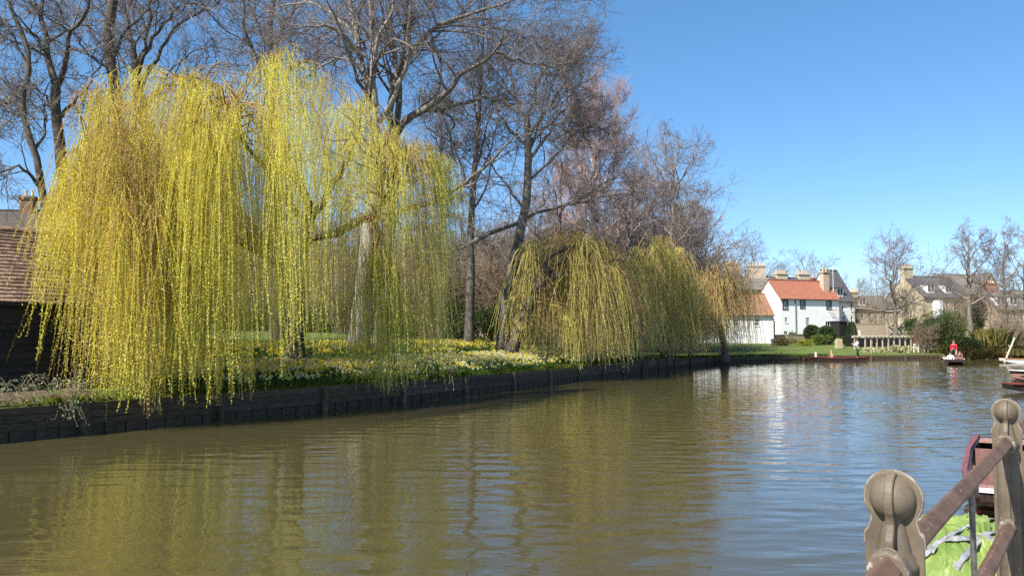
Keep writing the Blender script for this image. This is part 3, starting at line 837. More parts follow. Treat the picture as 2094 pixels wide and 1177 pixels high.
def willow(name, label, trunk, limbs, tufts, seed, tint_fn, per=14, spread=0.3, leaf=(0.060, 0.019, 0.047), n=6, sway=0.10, reach=(0.2, 0.9),
           stem_r=0.0045, br=0.022, bark='bark_dark', group=None, lean_fn=None, lean_sd=0.045):
    """tufts: array (K,4): x, y, z top, z bottom"""
    rng = np.random.default_rng(seed)
    base = np.array(trunk[0][0], float); base[2] = gz1(base[0], base[1]) - 0.05
    T = thing(name, label, 'tree', base, group=group)
    pts, r0, r1 = trunk
    pts = [np.array(p, float) for p in pts]; pts[0] = np.array([pts[0][0], pts[0][1], base[2] - 0.4])
    P, Rr = limb_arr(pts, r0, r1, 16, rng, 0.03)
    h = P[0, :, 2] - base[2]; Rr = Rr * (1 + 0.5 * np.exp(-np.maximum(h, 0) / 0.4))[None]
    V, F = tubes([(P - base, Rr)], 12); link('trunk', npmesh('trunk', V, [F], True), M[bark], T)
    nodes = [P[0, 9:]]
    for lp, a, b in limbs:
        P2, R2 = limb_arr(lp, a, b, 14, rng, 0.05)
        V, F = tubes([(P2 - base, R2)], 9); link('limb', npmesh('limb', V, [F], True), M[bark], T)
        nodes.append(P2[0, 4:])
    nodes = np.concatenate(nodes)
    tufts = np.asarray(tufts, float)
    tp = tufts[:, :3]
    dist = np.linalg.norm(tp[:, None] - nodes[None] - np.array([0, 0, 0.6]), axis=2) + rng.uniform(0, 1.5, (len(tp), len(nodes)))
    st = nodes[dist.argmin(1)]
    A = arcs(rng, st, tp)
    RA = np.linspace(br, br * 0.35, A.shape[1])[None] * rng.uniform(0.7, 1.4, (len(A), 1))
    V, F = tubes([(A - base, RA)], 4)
    link('branches', npmesh('branches', V, [F], True), M['twig_gold'] , T)
    K = len(tp)
    kind = rng.choice(3, K, p=[0.36, 0.34, 0.30])
    cnt_k = np.maximum((np.array([0.45, 1.1, 2.0])[kind] * per).astype(int), 2)
    spr_k = np.array([1.25, 0.55, 0.42])[kind]
    if tufts.shape[1] > 4:
        m_ = tufts[:, 4] > 0; cnt_k[m_] = tufts[m_, 4].astype(int); spr_k[m_] = 0.5
    sid = np.repeat(np.arange(K), cnt_k)
    N = len(sid)
    # twigs start along the outer part of each bowed branch
    m = A.shape[1]
    x = rng.uniform(0.45, 1.0, N) ** 0.7 * (m - 1.001); i = x.astype(int); f = (x - i)[:, None]
    P0 = A[sid, i] * (1 - f) + A[sid, i + 1] * f + rng.normal(0, 1, (N, 3)) * np.array([spread, spread, spread * 0.35]) * spr_k[sid][:, None]
    od = (tp - st)[:, :2]; od /= np.maximum(np.linalg.norm(od, axis=1, keepdims=True), 1e-6)
    ang = rng.normal(0, 0.9, N)
    o = od[sid]; o = np.stack([o[:, 0] * np.cos(ang) - o[:, 1] * np.sin(ang), o[:, 0] * np.sin(ang) + o[:, 1] * np.cos(ang)], 1)
    zb = tufts[sid, 3] + np.abs(rng.normal(0, 0.45, N)) + (rng.uniform(0, 1, N) ** 3) * 2.5
    ln = np.maximum(P0[:, 2] - zb, 0.5)
    amt = rng.uniform(*reach, N) * np.clip(ln / 3, 0.4, 1.2)
    tint = tint_fn(tp, rng)[sid] * rng.uniform(0.8, 1.2, (N, 1))
    lean = (lean_fn(tp)[sid] * rng.uniform(0.4, 1.4, N) if lean_fn else 0.0) + rng.normal(0, lean_sd, K)[sid] + rng.normal(0, 0.02, N)
    V, Fs, C = strands_mesh(rng, P0, o, ln, amt, n, sway, leaf[0], leaf[1], leaf[2], tint, stem_r, lean)
    setp(link('hanging_twigs', npmesh('hanging_twigs', V - base, Fs, col=C), M['leaf'], T), kind='stuff')
    return T

# --- the big golden willow
rng = np.random.default_rng(77)
topx_ = [60, 100, 140, 180, 205, 240, 262, 280, 310, 340, 372, 420, 470, 510, 560, 605, 650, 700, 750, 790, 840, 890, 925]
topy_ = [480, 395, 300, 215, 165, 170, 150, 138, 180, 175, 122, 178, 190, 150, 122, 95, 140, 178, 195, 275, 285, 310, 335]
botx_ = [60, 90, 130, 170, 205, 228, 240, 300, 340, 420, 520, 560, 600, 640, 690, 720, 800, 850, 890, 908, 925]
boty_ = [600, 640, 720, 790, 740, 800, 868, 872, 855, 838, 822, 800, 770, 800, 770, 812, 818, 800, 790, 620, 500]
CXW, CYW, RXW, RYW = -9.3, 27.6, 7.2, 7.4
tl = []
K = 0
while K < 235:
    px = rng.uniform(66, 922); d = rng.uniform(20.0, 35.0)
    x = (px - CX) / F_PX * d
    rr = math.hypot((x - CXW) / RXW, (d - CYW) / RYW)
    if rr > 1.02: continue
    if rr < 0.45 and rng.random() < 0.6: continue
    if 800 < px < 925 and rng.random() < 0.6: continue
    if 455 < px < 545 and rng.random() < 0.35: continue
    if 622 < px < 705 and rng.random() < 0.45: continue
    ys = np.interp(px, topx_, topy_); yb = np.interp(px, botx_, boty_)
    front = (CYW - d) / RYW
    yt = ys + (420 - ys) * rng.uniform(0, 1) ** 1.5 * (0.85 if front > 0.2 else 0.5)
    zt = W(px, yt, d)[2]
    if rng.random() < 0.65: zt = min(zt, 2.2 + 10.6 * math.sqrt(max(0.02, 1 - (rr * 0.93) ** 2)))
    o, _ = off_of([x], [d]); o = o[0]
    zfloor = (gz1(x, d) + rng.uniform(0.1, 0.5)) if o > 0.05 else rng.uniform(0.1, 0.4)
    p_long = np.interp(px, [450, 460, 545, 555, 618, 625, 705, 715, 830, 845, 920], [1, 0.35, 0.35, 0.95, 0.95, 0.3, 0.3, 0.5, 0.5, 0.55, 0.5])
    if 705 < px < 806 and d < 37 and rng.random() < 0.8:
        if yt > 400: continue
        zb = max(W(px, rng.uniform(yt + 50, 500), d)[2], zfloor); tl.append((x, d, zt, min(zb, zt - .8), 0)); K += 1; continue
    gap = ((455 < px < 545 or 622 < px < 712) and d < 30.5) or (715 < px < 800 and rng.random() < 0.6)
    if gap and rng.random() < 0.72:
        if yt > 380: continue
        zb = max(W(px, rng.uniform(yt + 60, 460), d)[2], zfloor)
    elif rng.random() < p_long:
        zb = max(W(px, yb + rng.uniform(-70, 0) ** 1, d)[2] + (0 if front > 0.1 else 0.4), zfloor)
    else:
        zb = max(W(px, rng.uniform(max(yt + 90, 400), 600), d)[2], zfloor)
    if zt - zb < 0.8: continue
    tl.append((x, d, zt, zb, 0)); K += 1
# extra dense curtains that stand out in front and slender ones at the right end
for px, d, yt, yb, k in [(372, 22.5, 150, 640, 3), (392, 22, 240, 700, 4), (410, 21.8, 300, 760, 4), (455, 22.5, 260, 520, 3), (575, 24.5, 100, 520, 5), (590, 24, 300, 730, 6), (562, 24, 250, 640, 4),
                         (250, 20.5, 430, 868, 4), (270, 20.6, 420, 868, 6), (285, 20.5, 520, 872, 5), (300, 20.6, 470, 872, 7), (318, 20.8, 540, 868, 5), (335, 20.9, 450, 858, 5), (390, 21.4, 520, 842, 4), (440, 22, 560, 838, 4), (490, 22.6, 600, 826, 3), (355, 21.2, 300, 800, 4), (210, 21, 180, 560, 3), (277, 22, 140, 500, 3),
                         (808, 27.5, 278, 818, 4), (845, 28.0, 285, 805, 3), (700, 26.2, 330, 790, 2), (765, 26.5, 560, 815, 6), (800, 27, 590, 818, 5), (735, 26.3, 600, 808, 4), (782, 26.8, 620, 816, 4), (830, 28.5, 285, 560, 4), (874, 29.8, 400, 800, 3), (885, 30, 300, 790, 2), (908, 30.2, 330, 560, 3), (918, 30.3, 345, 520, 3), (905, 30.3, 325, 640, 3), (880, 30, 560, 800, 3),
                         (690, 26, 420, 760, 3), (150, 20.6, 420, 790, 3), (110, 20.4, 500, 700, 2), (228, 20.2, 470, 860, 2)]:
    for _ in range(k):
        q = W(px + rng.normal(0, 7), yt + rng.uniform(-10, 25), d + rng.normal(0, 0.15)); zb = W(px, yb - rng.uniform(0, 25), d)[2]
        o, _y = off_of([q[0]], [q[1]])
        if o[0] > 0.05: zb = max(zb, gz1(q[0], q[1]) + 0.15)
        tl.append((q[0], q[1], q[2], max(zb, 0.08), 0))
# ragged fountain tops and loose wisps above the crown
for px, d, yt, drop, k in [(268, 25, 136, 190, 16), (372, 26, 118, 130, 10), (398, 27, 150, 110, 7), (228, 24, 165, 170, 12), (205, 24, 190, 120, 8), (330, 26, 165, 100, 8), (440, 27, 172, 120, 8), (480, 27, 150, 130, 9),
                           (520, 28, 142, 120, 8), (570, 27, 122, 330, 22), (605, 28, 92, 130, 9), (588, 27, 108, 260, 18), (650, 28, 138, 160, 8), (690, 29, 168, 200, 9), (725, 29, 182, 260, 10), (750, 30, 188, 300, 8),
                           (150, 23, 300, 160, 8), (112, 23, 390, 150, 7), (800, 29, 262, 240, 14), (838, 29, 268, 120, 6), (870, 30, 290, 160, 6), (905, 30.5, 318, 130, 5)]:
    q = W(px, yt, d); tl.append((q[0], q[1], q[2], W(px, yt + drop, d)[2], k))
tl = np.array(tl)
def tint_gold(tp, r):
    px, _ = topx(tp)
    u = np.clip((px - 250) / 600, 0, 1)[:, None]
    g = r.uniform(0, 1, (len(tp), 1))
    a = np.array([0.80, 0.765, 0.16]) * (1 - u) + np.array([0.74, 0.74, 0.20]) * u
    b = np.array([0.60, 0.46, 0.20]) * (1 - u) + np.array([0.56, 0.49, 0.21]) * u
    w = (g > 0.72) * 1.0
    return a * (1 - w) + b * w
def lean_left(tp):
    px, _ = topx(tp)
    return np.where(px < 300, -0.13 * np.clip((300 - px) / 150, 0, 1), 0.0)
wt = path([(606, 752), (604, 690), (606, 610), (612, 540)], 29.2)
big = willow('willow_tree', 'huge golden yellow weeping willow trailing its twigs over the river wall',
    (wt, 0.34, 0.30),
    [(path([(606, 590), (560, 530), (500, 500), (465, 465), (420, 440), (380, 400)], 29.2, -2.5), 0.22, 0.07),
     (path([(610, 560), (622, 500), (690, 470), (745, 450), (800, 400), (840, 330)], 29.2, -0.5), 0.22, 0.06),
     (path([(612, 545), (628, 430), (600, 360), (556, 335), (548, 260), (560, 150)], 29.2, -1), 0.24, 0.06),
     (path([(555, 520), (440, 420), (330, 360), (260, 290), (200, 250)], 28.6, -3), 0.16, 0.05),
     (path([(620, 470), (680, 380), (720, 300), (740, 230)], 29, 2), 0.16, 0.05),
     (path([(575, 530), (470, 400), (400, 260), (370, 170)], 29.2, 1.5), 0.15, 0.05),
     (path([(480, 490), (370, 480), (270, 440), (180, 400)], 28, -4), 0.13, 0.04),
     (path([(610, 440), (520, 320), (470, 230)], 28, -3), 0.12, 0.04),
     (path([(690, 470), (760, 440), (800, 380)], 29, -2.5), 0.12, 0.04)],
    tl, 78, tint_gold, per=12, spread=0.24, lean_fn=lean_left)

# --- the smaller willows further along the bank
def tufts_for(rng, n, pxr, dr, topc, botc, zmin=0.15, front_floor=0.2):
    out = []
    while len(out) < n:
        px = rng.uniform(*pxr); d0 = rng.uniform(*dr)
        mid = (pxr[0] + pxr[1]) / 2; hw = (pxr[1] - pxr[0]) / 2
        if abs(px - mid) / hw > 1 - 0.0 * rng.random(): continue
        ys = np.interp(px, *topc); yb = np.interp(px, *botc)
        yt = ys + (yb - ys) * 0.62 * rng.random() ** 1.6
        yt += rng.normal(0, 14)
        p = W(px, yt, d0)
        o, _ = off_of([p[0]], [p[1]])
        fl = gz1(p[0], p[1]) + rng.uniform(0.1, 0.5) if o[0] > 0.05 else zmin + rng.uniform(0, 0.2)
        if o[0] < -1.6: continue
        zb = max(W(px, yb - rng.uniform(0, 30), d0)[2], fl)
        if p[2] - zb < 0.7: continue
        out.append((p[0], p[1], p[2], zb))
    return np.array(out)
def tint_mix(a, b, frac):
    a, b = np.array(a), np.array(b)
    def f(tp, r):
        g = (r.uniform(0, 1, (len(tp), 1)) < frac) * 1.0
        return (a * (1 - g) + b * g) * r.uniform(0.85, 1.15, (len(tp), 1))
    return f
t2 = tufts_for(rng, 165, (1052, 1312), (41, 51), ([1050, 1080, 1120, 1180, 1240, 1280, 1312], [600, 515, 482, 478, 490, 530, 600]), ([1050, 1100, 1200, 1300, 1312], [745, 762, 770, 758, 730]))
w2 = willow('willow_tree', 'olive brown weeping willow on a dark trunk leaning right above the white daffodils',
    (path([(1038, 728), (1056, 690), (1085, 620), (1108, 570)], 42), 0.36, 0.24),
    [(path([(1106, 575), (1120, 530), (1150, 510), (1200, 500)], 42.3, 1), 0.18, 0.05),
     (path([(1106, 575), (1105, 540), (1095, 515), (1080, 500)], 42.3, 2), 0.14, 0.05),
     (path([(1100, 585), (1150, 560), (1210, 545), (1265, 530)], 42.3, 2), 0.16, 0.05),
     (path([(1100, 585), (1140, 540), (1190, 520), (1240, 520)], 42.3, 5), 0.14, 0.05)],
    t2, 79, tint_mix((0.76, 0.74, 0.27), (0.68, 0.56, 0.33), 0.36), per=11, spread=0.36, leaf=(0.075, 0.022, 0.08), n=6, reach=(0.3, 1.3), lean_sd=0.07, stem_r=0.010, br=0.028)
t3 = tufts_for(rng, 105, (1262, 1432), (53, 63), ([1262, 1290, 1330, 1380, 1410, 1432], [600, 520, 494, 498, 530, 600]), ([1262, 1330, 1400, 1432], [752, 748, 742, 735]))
w3 = willow('willow_tree', 'rounded olive green weeping willow in the middle of the three smaller willows',
    (path([(1362, 722), (1360, 680), (1352, 630), (1350, 590)], 58), 0.32, 0.22),
    [(path([(1350, 600), (1330, 560), (1310, 535)], 58, -2), 0.16, 0.05), (path([(1350, 600), (1375, 550), (1395, 530)], 58, 1), 0.16, 0.05), (path([(1350, 595), (1350, 550), (1352, 515)], 58, 2), 0.16, 0.05)],
    t3, 80, tint_mix((0.76, 0.75, 0.29), (0.70, 0.60, 0.33), 0.32), per=11, spread=0.42, leaf=(0.09, 0.028, 0.10), n=6, reach=(0.4, 1.5), lean_sd=0.08, stem_r=0.013, br=0.03)
t4 = tufts_for(rng, 125, (1392, 1570), (62, 72), ([1392, 1420, 1470, 1520, 1550, 1570], [590, 565, 548, 545, 575, 630]), ([1400, 1450, 1520, 1566], [740, 738, 734, 722]))
w4 = willow('willow_tree', 'tawny orange weeping willow in front of the brown roof beside the white house',
    (path([(1482, 722), (1478, 690), (1470, 650), (1465, 625)], 67), 0.3, 0.2),
    [(path([(1466, 635), (1500, 605), (1535, 590)], 67, -1), 0.14, 0.05), (path([(1466, 635), (1440, 605), (1420, 600)], 67, 1), 0.14, 0.05), (path([(1466, 630), (1475, 595), (1490, 580)], 67, 2), 0.14, 0.05)],
    t4, 81, tint_mix((0.74, 0.58, 0.31), (0.70, 0.68, 0.28), 0.55), per=7, spread=0.46, leaf=(0.10, 0.030, 0.13), n=6, reach=(0.5, 2.0), lean_sd=0.12, stem_r=0.014, br=0.03)

# ------------------------------------------------------------------ the black shed with its old tiled roof
SU = np.array([0.578, 0.816]); SNN = np.array([0.816, -0.578])       # along the front, towards the river
SO = W(230, 690, 22.6)[:2]
SH_G = gz1(SO[0], SO[1]) - 0.15
shed = thing('boat_shed', 'black boarded shed under an old brown tiled roof at the left edge', 'shed', (SO[0], SO[1], SH_G), math.atan2(SU[1], SU[0]))
# local x along the front (negative to the left), local y inland, z up
EAV, RDG, RUN, LEN = 3.42 - SH_G, 5.28 - SH_G, 1.95, 9.0
random.seed(9)
core_ = MB().prism([(-LEN + 0.05, 0), (-0.05, 0), (-0.05, EAV), (-LEN + 0.05, EAV)], 0.06, 2 * RUN - 0.06)
core_.build('wall', M['blackboard'], shed)
nb = 14
for k in range(nb):
    z0 = EAV / nb * k
    m = MB(); j = random.uniform(-.004, .004)
    m.add([(-LEN, -0.03 + j, z0 + .004), (0, -0.03 + j, z0 + .004), (0, 0.055, z0 + .004), (-LEN, 0.055, z0 + .004),
           (-LEN, -0.004 + j, z0 + EAV / nb + .012), (0, -0.004 + j, z0 + EAV / nb + .012), (0, 0.055, z0 + EAV / nb), (-LEN, 0.055, z0 + EAV / nb)],
          [(0, 3, 2, 1), (4, 5, 6, 7), (0, 1, 5, 4), (1, 2, 6, 5), (2, 3, 7, 6), (3, 0, 4, 7)])
    m.build('board', M['blackboard'], shed)
    m = MB().box(-0.045, 0.025, 0.06, 2 * RUN - 0.06, z0 + .006, z0 + EAV / nb - .004)
    m.build('board', M['blackboard'], shed)
MB().add([(-0.02, 0, EAV), (-0.02, 2 * RUN, EAV), (-0.02, RUN, RDG - .06), (-.08, 0, EAV), (-.08, 2 * RUN, EAV), (-.08, RUN, RDG - .06)],
         [(0, 1, 2), (5, 4, 3), (0, 3, 4, 1), (1, 4, 5, 2), (2, 5, 3, 0)]).build('gable_board', M['blackboard'], shed)
OVX, OVY = 0.22, 0.22
sl = math.hypot(RUN, RDG - EAV); sy, sz = RUN / sl, (RDG - EAV) / sl
roofd = MB()
e0z, e0y = EAV - OVY * sz / sy, -OVY
roofd.prism([(-LEN - .2, 0), (OVX, 0), (OVX, 0.03), (-LEN - .2, 0.03)], 0, 1)
roofd.v = []; roofd.f = []
roofd.add([(-LEN - .2, e0y, e0z), (OVX - .03, e0y, e0z), (OVX - .03, RUN, RDG - .02), (-LEN - .2, RUN, RDG - .02), (-LEN - .2, e0y, e0z - .06), (OVX - .03, e0y, e0z - .06), (OVX - .03, RUN, RDG - .08), (-LEN - .2, RUN, RDG - .08)],
          [(0, 1, 2, 3), (7, 6, 5, 4), (0, 4, 5, 1), (1, 5, 6, 2), (2, 6, 7, 3), (3, 7, 4, 0)])
roofd.add([(-LEN - .2, 2 * RUN + OVY, e0z), (OVX, 2 * RUN + OVY, e0z), (OVX, RUN, RDG), (-LEN - .2, RUN, RDG), (-LEN - .2, 2 * RUN + OVY, e0z - .08), (OVX, 2 * RUN + OVY, e0z - .08), (OVX, RUN, RDG - .08), (-LEN - .2, RUN, RDG - .08)],
          [(3, 2, 1, 0), (4, 5, 6, 7), (1, 5, 4, 0), (2, 6, 5, 1), (3, 7, 6, 2), (0, 4, 7, 3)])
roof = roofd.build('roof', M['blackboard'], shed)
# clay tiles, laid course by course; each near one an object
TW, TE, TL, TT = 0.172, 0.148, 0.205, 0.026
tile_me = []
for v in range(4):
    random.seed(50 + v)
    tm = MB().box(-TW / 2 + .004, TW / 2 - .004, -0.005, TL, 0, TT)
    # slight camber across the tile and a worn lower edge
    tm.v = [(x + random.uniform(-.004, .004), y + random.uniform(-.010, .006) * (y < 0.05), z + (0.006 if y < 0.05 else 0) + random.uniform(-.002, .004)) for x, y, z in tm.v]
    tm_me = tm.mesh('tile'); tm_me.materials.append(M['tile']); tile_me.append(tm_me)
ncourse = int((sl + OVY / sy) / TE) + 1
random.seed(12)
far_t = MB(); count = 0
pitch = math.atan2(sz, sy)
ncol = int((LEN + OVX) / TW)
cand = []
for r in range(ncourse):
    for c in range(ncol):
        x = OVX - TW * (c + 0.5 + 0.5 * (r % 2)); s_ = r * TE
        cand.append((c, r, x, s_))
cand.sort(key=lambda q: (q[0], q[1]))
for c, r, x, s_ in cand:
    if random.random() < 0.012: continue
    y = e0y + s_ * sy; z = e0z + s_ * sz + 0.012
    jx, jr, jt = random.uniform(-.006, .006), random.gauss(0, 0.018), random.gauss(0, 0.02)
    # a slipped patch near the eaves
    drop = random.uniform(0.0, 0.06) if (r < 2 and 9 < c < 13) else random.uniform(0, 0.008)
    y -= drop * sy; z -= drop * sz
    tilt = pitch - math.atan2(TT * 0.9, TE) + jt
    mat4 = Matrix.Translation((x + jx, y, z + .012)) @ Matrix.Rotation(tilt, 4, 'X') @ Matrix.Rotation(jr, 4, 'Z')
    if count < 298 and c >= 1 and c <= 24 and r % 1 == 0:
        o = bpy.data.objects.new('tile', tile_me[random.randrange(4)]); COL.objects.link(o)
        o.parent = roof; o.matrix_local = mat4; count += 1
    else:
        tm = tile_me[random.randrange(4)]
        vs = [mat4 @ v.co for v in tm.vertices]
        far_t.add(vs, [tuple(p.vertices) for p in tm.polygons])
far_t.build('tile_rows', M['tile'], roof, kind='stuff')
rt = MB()
for k in range(int(LEN / 0.32) + 1):
    rt = MB()
    x1 = OVX + 0.02 - k * 0.32; prof_r = [(0.11 * math.cos(a), 0.085 * math.sin(a)) for a in np.linspace(-0.15, math.pi + .15, 9)]
    n = len(prof_r)
    vs = [(x1, RUN + p, RDG + q - .01 + random.uniform(-.006, .006)) for p, q in prof_r] + [(x1 - 0.315, RUN + p * .96, RDG + q * .95 - .01) for p, q in prof_r]
    rt.add(vs, [(i, i + 1, i + 1 + n, i + n) for i in range(n - 1)] + [tuple(range(n)), tuple(range(2 * n - 1, n - 1, -1))])
    rt.build('ridge_tile', M['tile'], roof, smooth=False)

# ------------------------------------------------------------------ grass, daffodils and plants on the bank
def blades(rng, P, h, w, lean=0.35, tint=None):
    N = len(P)
    az = rng.uniform(0, 2 * np.pi, N); ln = np.abs(rng.normal(0, lean, N))
    hh = h * rng.uniform(0.5, 1.3, N)
    side = np.stack([-np.sin(az), np.cos(az), np.zeros(N)], 1) * (w * rng.uniform(0.7, 1.3, N))[:, None]
    tip = P + np.stack([np.cos(az) * ln * hh, np.sin(az) * ln * hh, hh], 1)
    mid = P + np.stack([np.cos(az) * ln * hh * .3, np.sin(az) * ln * hh * .3, hh * .6], 1)
    V = np.stack([P - side, P + side, mid + side * .7, tip, mid - side * .7], 1)
    F = np.arange(N * 5).reshape(N, 5)
    return V.reshape(-1, 3), F, np.repeat(tint, 5, axis=0)

rng = np.random.default_rng(101)
S_a, S_b = bank_s_of_y(13), bank_s_of_y(76.5)
# grass of the bank edge and the lawn behind
u = rng.uniform(0, 1, 52000) ** 1.35
s_ = S_a + (S_b - S_a) * u
o_ = np.where(rng.random(len(s_)) < 0.6, 0.1 + rng.exponential(0.5, len(s_)), rng.uniform(0.1, 16, len(s_)))
kp = ~((s_ < bank_s_of_y(21.5)) & (o_ < 2.6) & (rng.random(len(s_)) < .8)); s_, o_ = s_[kp], o_[kp]
P = bpt(s_, o_); P[:, 2] -= 0.02
tn = np.stack([rng.uniform(0.10, 0.21, len(P)), rng.uniform(0.17, 0.29, len(P)), rng.uniform(0.02, 0.05, len(P))], 1)
ne = 7000; se = S_a + (S_b - S_a) * rng.uniform(0, 1, ne) ** 1.3; ek = (np.sin(se * 1.7) + np.sin(se * .63 + 1) + rng.normal(0, .8, ne)) > -.2   # ragged tufts hanging over the wall
se = se[ek]; Pe = bpt(se, rng.uniform(-.03, .14, len(se))); Pe[:, 2] -= .015
P = np.vstack([P, Pe]); tn = np.vstack([tn, np.stack([rng.uniform(0.12, 0.24, len(Pe)), rng.uniform(0.17, 0.28, len(Pe)), rng.uniform(0.03, 0.06, len(Pe))], 1)])
hh_ = np.full(len(P), 0.11); hh_[-len(Pe):] = 0.2
V, F, C = blades(rng, P, hh_, 0.008, 0.75, tn)
setp(link('grass', npmesh('grass', V, [F], col=C), M['grassblade']), kind='stuff')

def daffodils(name, label, s0, s1, olo, ohi, n, yellow, seed, h=0.36):
    rng = np.random.default_rng(seed)
    ncl = n // 7
    # clumps
    sc_ = s0 + (s1 - s0) * rng.uniform(0, 1, ncl); oc = rng.uniform(olo, ohi, ncl)
    k = rng.integers(0, ncl, n)
    s = sc_[k] + rng.normal(0, 0.16, n); o = np.maximum(oc[k] + rng.normal(0, 0.16, n), olo * 0.8)
    P = bpt(s, o)
    # leaves
    kl = rng.integers(0, ncl, int(n * 1.3))
    PL = bpt(sc_[kl] + rng.normal(0, 0.17, int(n * 1.3)), np.maximum(oc[kl] + rng.normal(0, 0.17, int(n * 1.3)), olo * .7)); PL[:, 2] -= 0.03
    tl_ = np.array([0.055, 0.13, 0.045]) * rng.uniform(0.7, 1.5, (len(PL), 1)) * np.array([1, 1, 1]) + np.array([0.02, 0.02, 0]) * rng.random((len(PL), 1))
    V1, F1, C1 = blades(rng, PL, h * 0.92, 0.011, 0.28, tl_)
    Vs, F5, Cs = [V1], [F1], [C1]
    top = P + np.stack([rng.normal(0, 0.03, n), rng.normal(0, 0.03, n), h * rng.uniform(0.8, 1.25, n)], 1)
    # stems
    sd = np.array([0.004, 0, 0])
    off = len(V1)
    Vst = np.stack([P - sd, P + sd, top + sd, top - sd], 1).reshape(-1, 3); Fst = np.arange(n * 4).reshape(n, 4) + off
    Cst = np.repeat(np.tile([[0.10, 0.20, 0.05]], (n, 1)), 4, axis=0); off += len(Vst)
    # heads: six-pointed corolla facing mostly towards the light, and a trumpet
    az = rng.normal(math.atan2(-0.75, 0.1), 0.9, n); el = rng.normal(0.1, 0.25, n)
    dd = np.stack([np.cos(az) * np.cos(el), np.sin(az) * np.cos(el), np.sin(el)], 1)
    r = rng.normal(size=(n, 3)); ux = np.cross(dd, r); ux /= np.linalg.norm(ux, axis=1, keepdims=True); uy = np.cross(dd, ux)
    a = np.arange(12) * np.pi / 6
    rad = np.where(np.arange(12) % 2 == 0, 0.056, 0.032)[None, :, None] * rng.uniform(0.85, 1.2, (n, 1, 1))
    ring = top[:, None] + rad * (np.cos(a)[None, :, None] * ux[:, None] + np.sin(a)[None, :, None] * uy[:, None])
    Vh = ring.reshape(-1, 3); Fh = np.arange(n * 12).reshape(n, 12) + off; off += len(Vh)
    isy = (rng.random(n) < yellow)[:, None]
    white_ = np.array([0.74, 0.72, 0.50]); yel = np.array([0.80, 0.68, 0.11])
    cp = np.where(isy, yel, white_) * rng.uniform(0.85, 1.08, (n, 1)); ctp = np.where(rng.random((n, 1)) < 0.6, np.array([[0.78, 0.52, 0.02]]), cp)
    Ch = np.repeat(cp, 12, axis=0)
    a6 = np.arange(4) * np.pi / 2
    c6 = (np.cos(a6)[None, :, None] * ux[:, None] + np.sin(a6)[None, :, None] * uy[:, None])
    Vt = np.concatenate([top[:, None] + 0.012 * c6 + dd[:, None] * .002, top[:, None] + 0.021 * c6 + dd[:, None] * 0.034], 1).reshape(-1, 3)
    i6 = np.arange(n)[:, None] * 8 + off
    Ft = np.stack([np.stack([i6[:, 0] + j, i6[:, 0] + (j + 1) % 4, i6[:, 0] + 4 + (j + 1) % 4, i6[:, 0] + 4 + j], 1) for j in range(4)], 1).reshape(-1, 4)
    Ct = np.repeat(ctp, 8, axis=0)
    V = np.vstack([V1, Vst, Vh, Vt]); C = np.vstack([C1, Cst, Ch, Ct])
    setp(link(name, npmesh(name, V, [F1, Fst, Fh, Ft], col=C), M['grassblade']), label=label, kind='stuff')
sx = lambda px: float(ARC[np.argmin(np.where((BANK[:, 1] > 5) & (BANK[:, 1] < 80), np.abs(topx(np.c_[BANK, np.full(len(BANK), .8)])[0] - px), 1e9))])
def sx(px):
    k = (BANK[:, 1] > 8) & (BANK[:, 1] < 79)
    X, _ = topx(np.c_[BANK[k], np.full(k.sum(), .8)])
    return float(np.interp(px, X, ARC[k]))
daffodils('daffodil_bed', 'band of white and yellow daffodils in front of the tree trunks', sx(840), sx(1330), 0.9, 3.6, 4400, 0.42, 201)
daffodils('daffodil_bed', 'band of white and yellow daffodils under the big willow', sx(330), sx(840), 1.2, 3.6, 2600, 0.55, 202)
daffodils('daffodil_bed', 'yellow daffodils carpeting the ground around the trunks', sx(520), sx(1250), 4.6, 9.5, 3600, 0.9, 203)
daffodils('daffodil_bed', 'loose pale daffodils along the edge of the wall', sx(480), sx(1340), 0.35, 1.3, 900, 0.4, 205, h=.26)
daffodils('daffodil_bed', 'yellow daffodils beside the shed', sx(150), sx(560), 4.6, 8.0, 1500, 0.85, 204)

def leaf_cloud(rng, P, D, size, tint, aspect=0.55):
    """one kite-shaped leaf per point"""
    N = len(P)
    D = D + rng.normal(0, 0.6, (N, 3)); D /= np.linalg.norm(D, axis=1, keepdims=True)
    v = rng.normal(size=(N, 3)); v -= (v * D).sum(1, keepdims=True) * D; v /= np.linalg.norm(v, axis=1, keepdims=True)
    s = (size * rng.uniform(0.6, 1.35, N))[:, None]
    V = np.stack([P, P + D * s * .5 + v * s * aspect * .5, P + D * s, P + D * s * .5 - v * s * aspect * .5], 1).reshape(-1, 3)
    return V, np.arange(N * 4).reshape(N, 4), np.repeat(tint, 4, axis=0)

def shrub_mesh(rng, rx, ry, h, n, size, c1, c2, lumps=9, shell=0.45, aspect=0.55, z0=0.05):
    """foliage: leaves through lumpy overlapping clumps"""
    cs = []
    for _ in range(lumps):
        a = rng.uniform(0, 6.28); q = math.sqrt(rng.random()) * 0.62
        cs.append((rx * q * math.cos(a), ry * q * math.sin(a), h * rng.uniform(0.3, 0.72), rng.uniform(0.36, 0.52)))
    cs = np.array(cs)
    k = rng.integers(0, lumps, n)
    d = rng.normal(size=(n, 3)); d /= np.linalg.norm(d, axis=1, keepdims=True)
    rr = 1 - shell * rng.random(n) ** 1.5
    P = cs[k, :3] + d * rr[:, None] * cs[k, 3:4] * np.array([rx, ry, h * 0.8])
    P[:, 2] = np.abs(P[:, 2] - z0) + z0
    t = np.array(c1) + (np.array(c2) - np.array(c1)) * rng.random((n, 1))
    t = t * (0.8 + 0.4 * rng.random(lumps)[k][:, None])
    return leaf_cloud(rng, P, d, size, t, aspect)

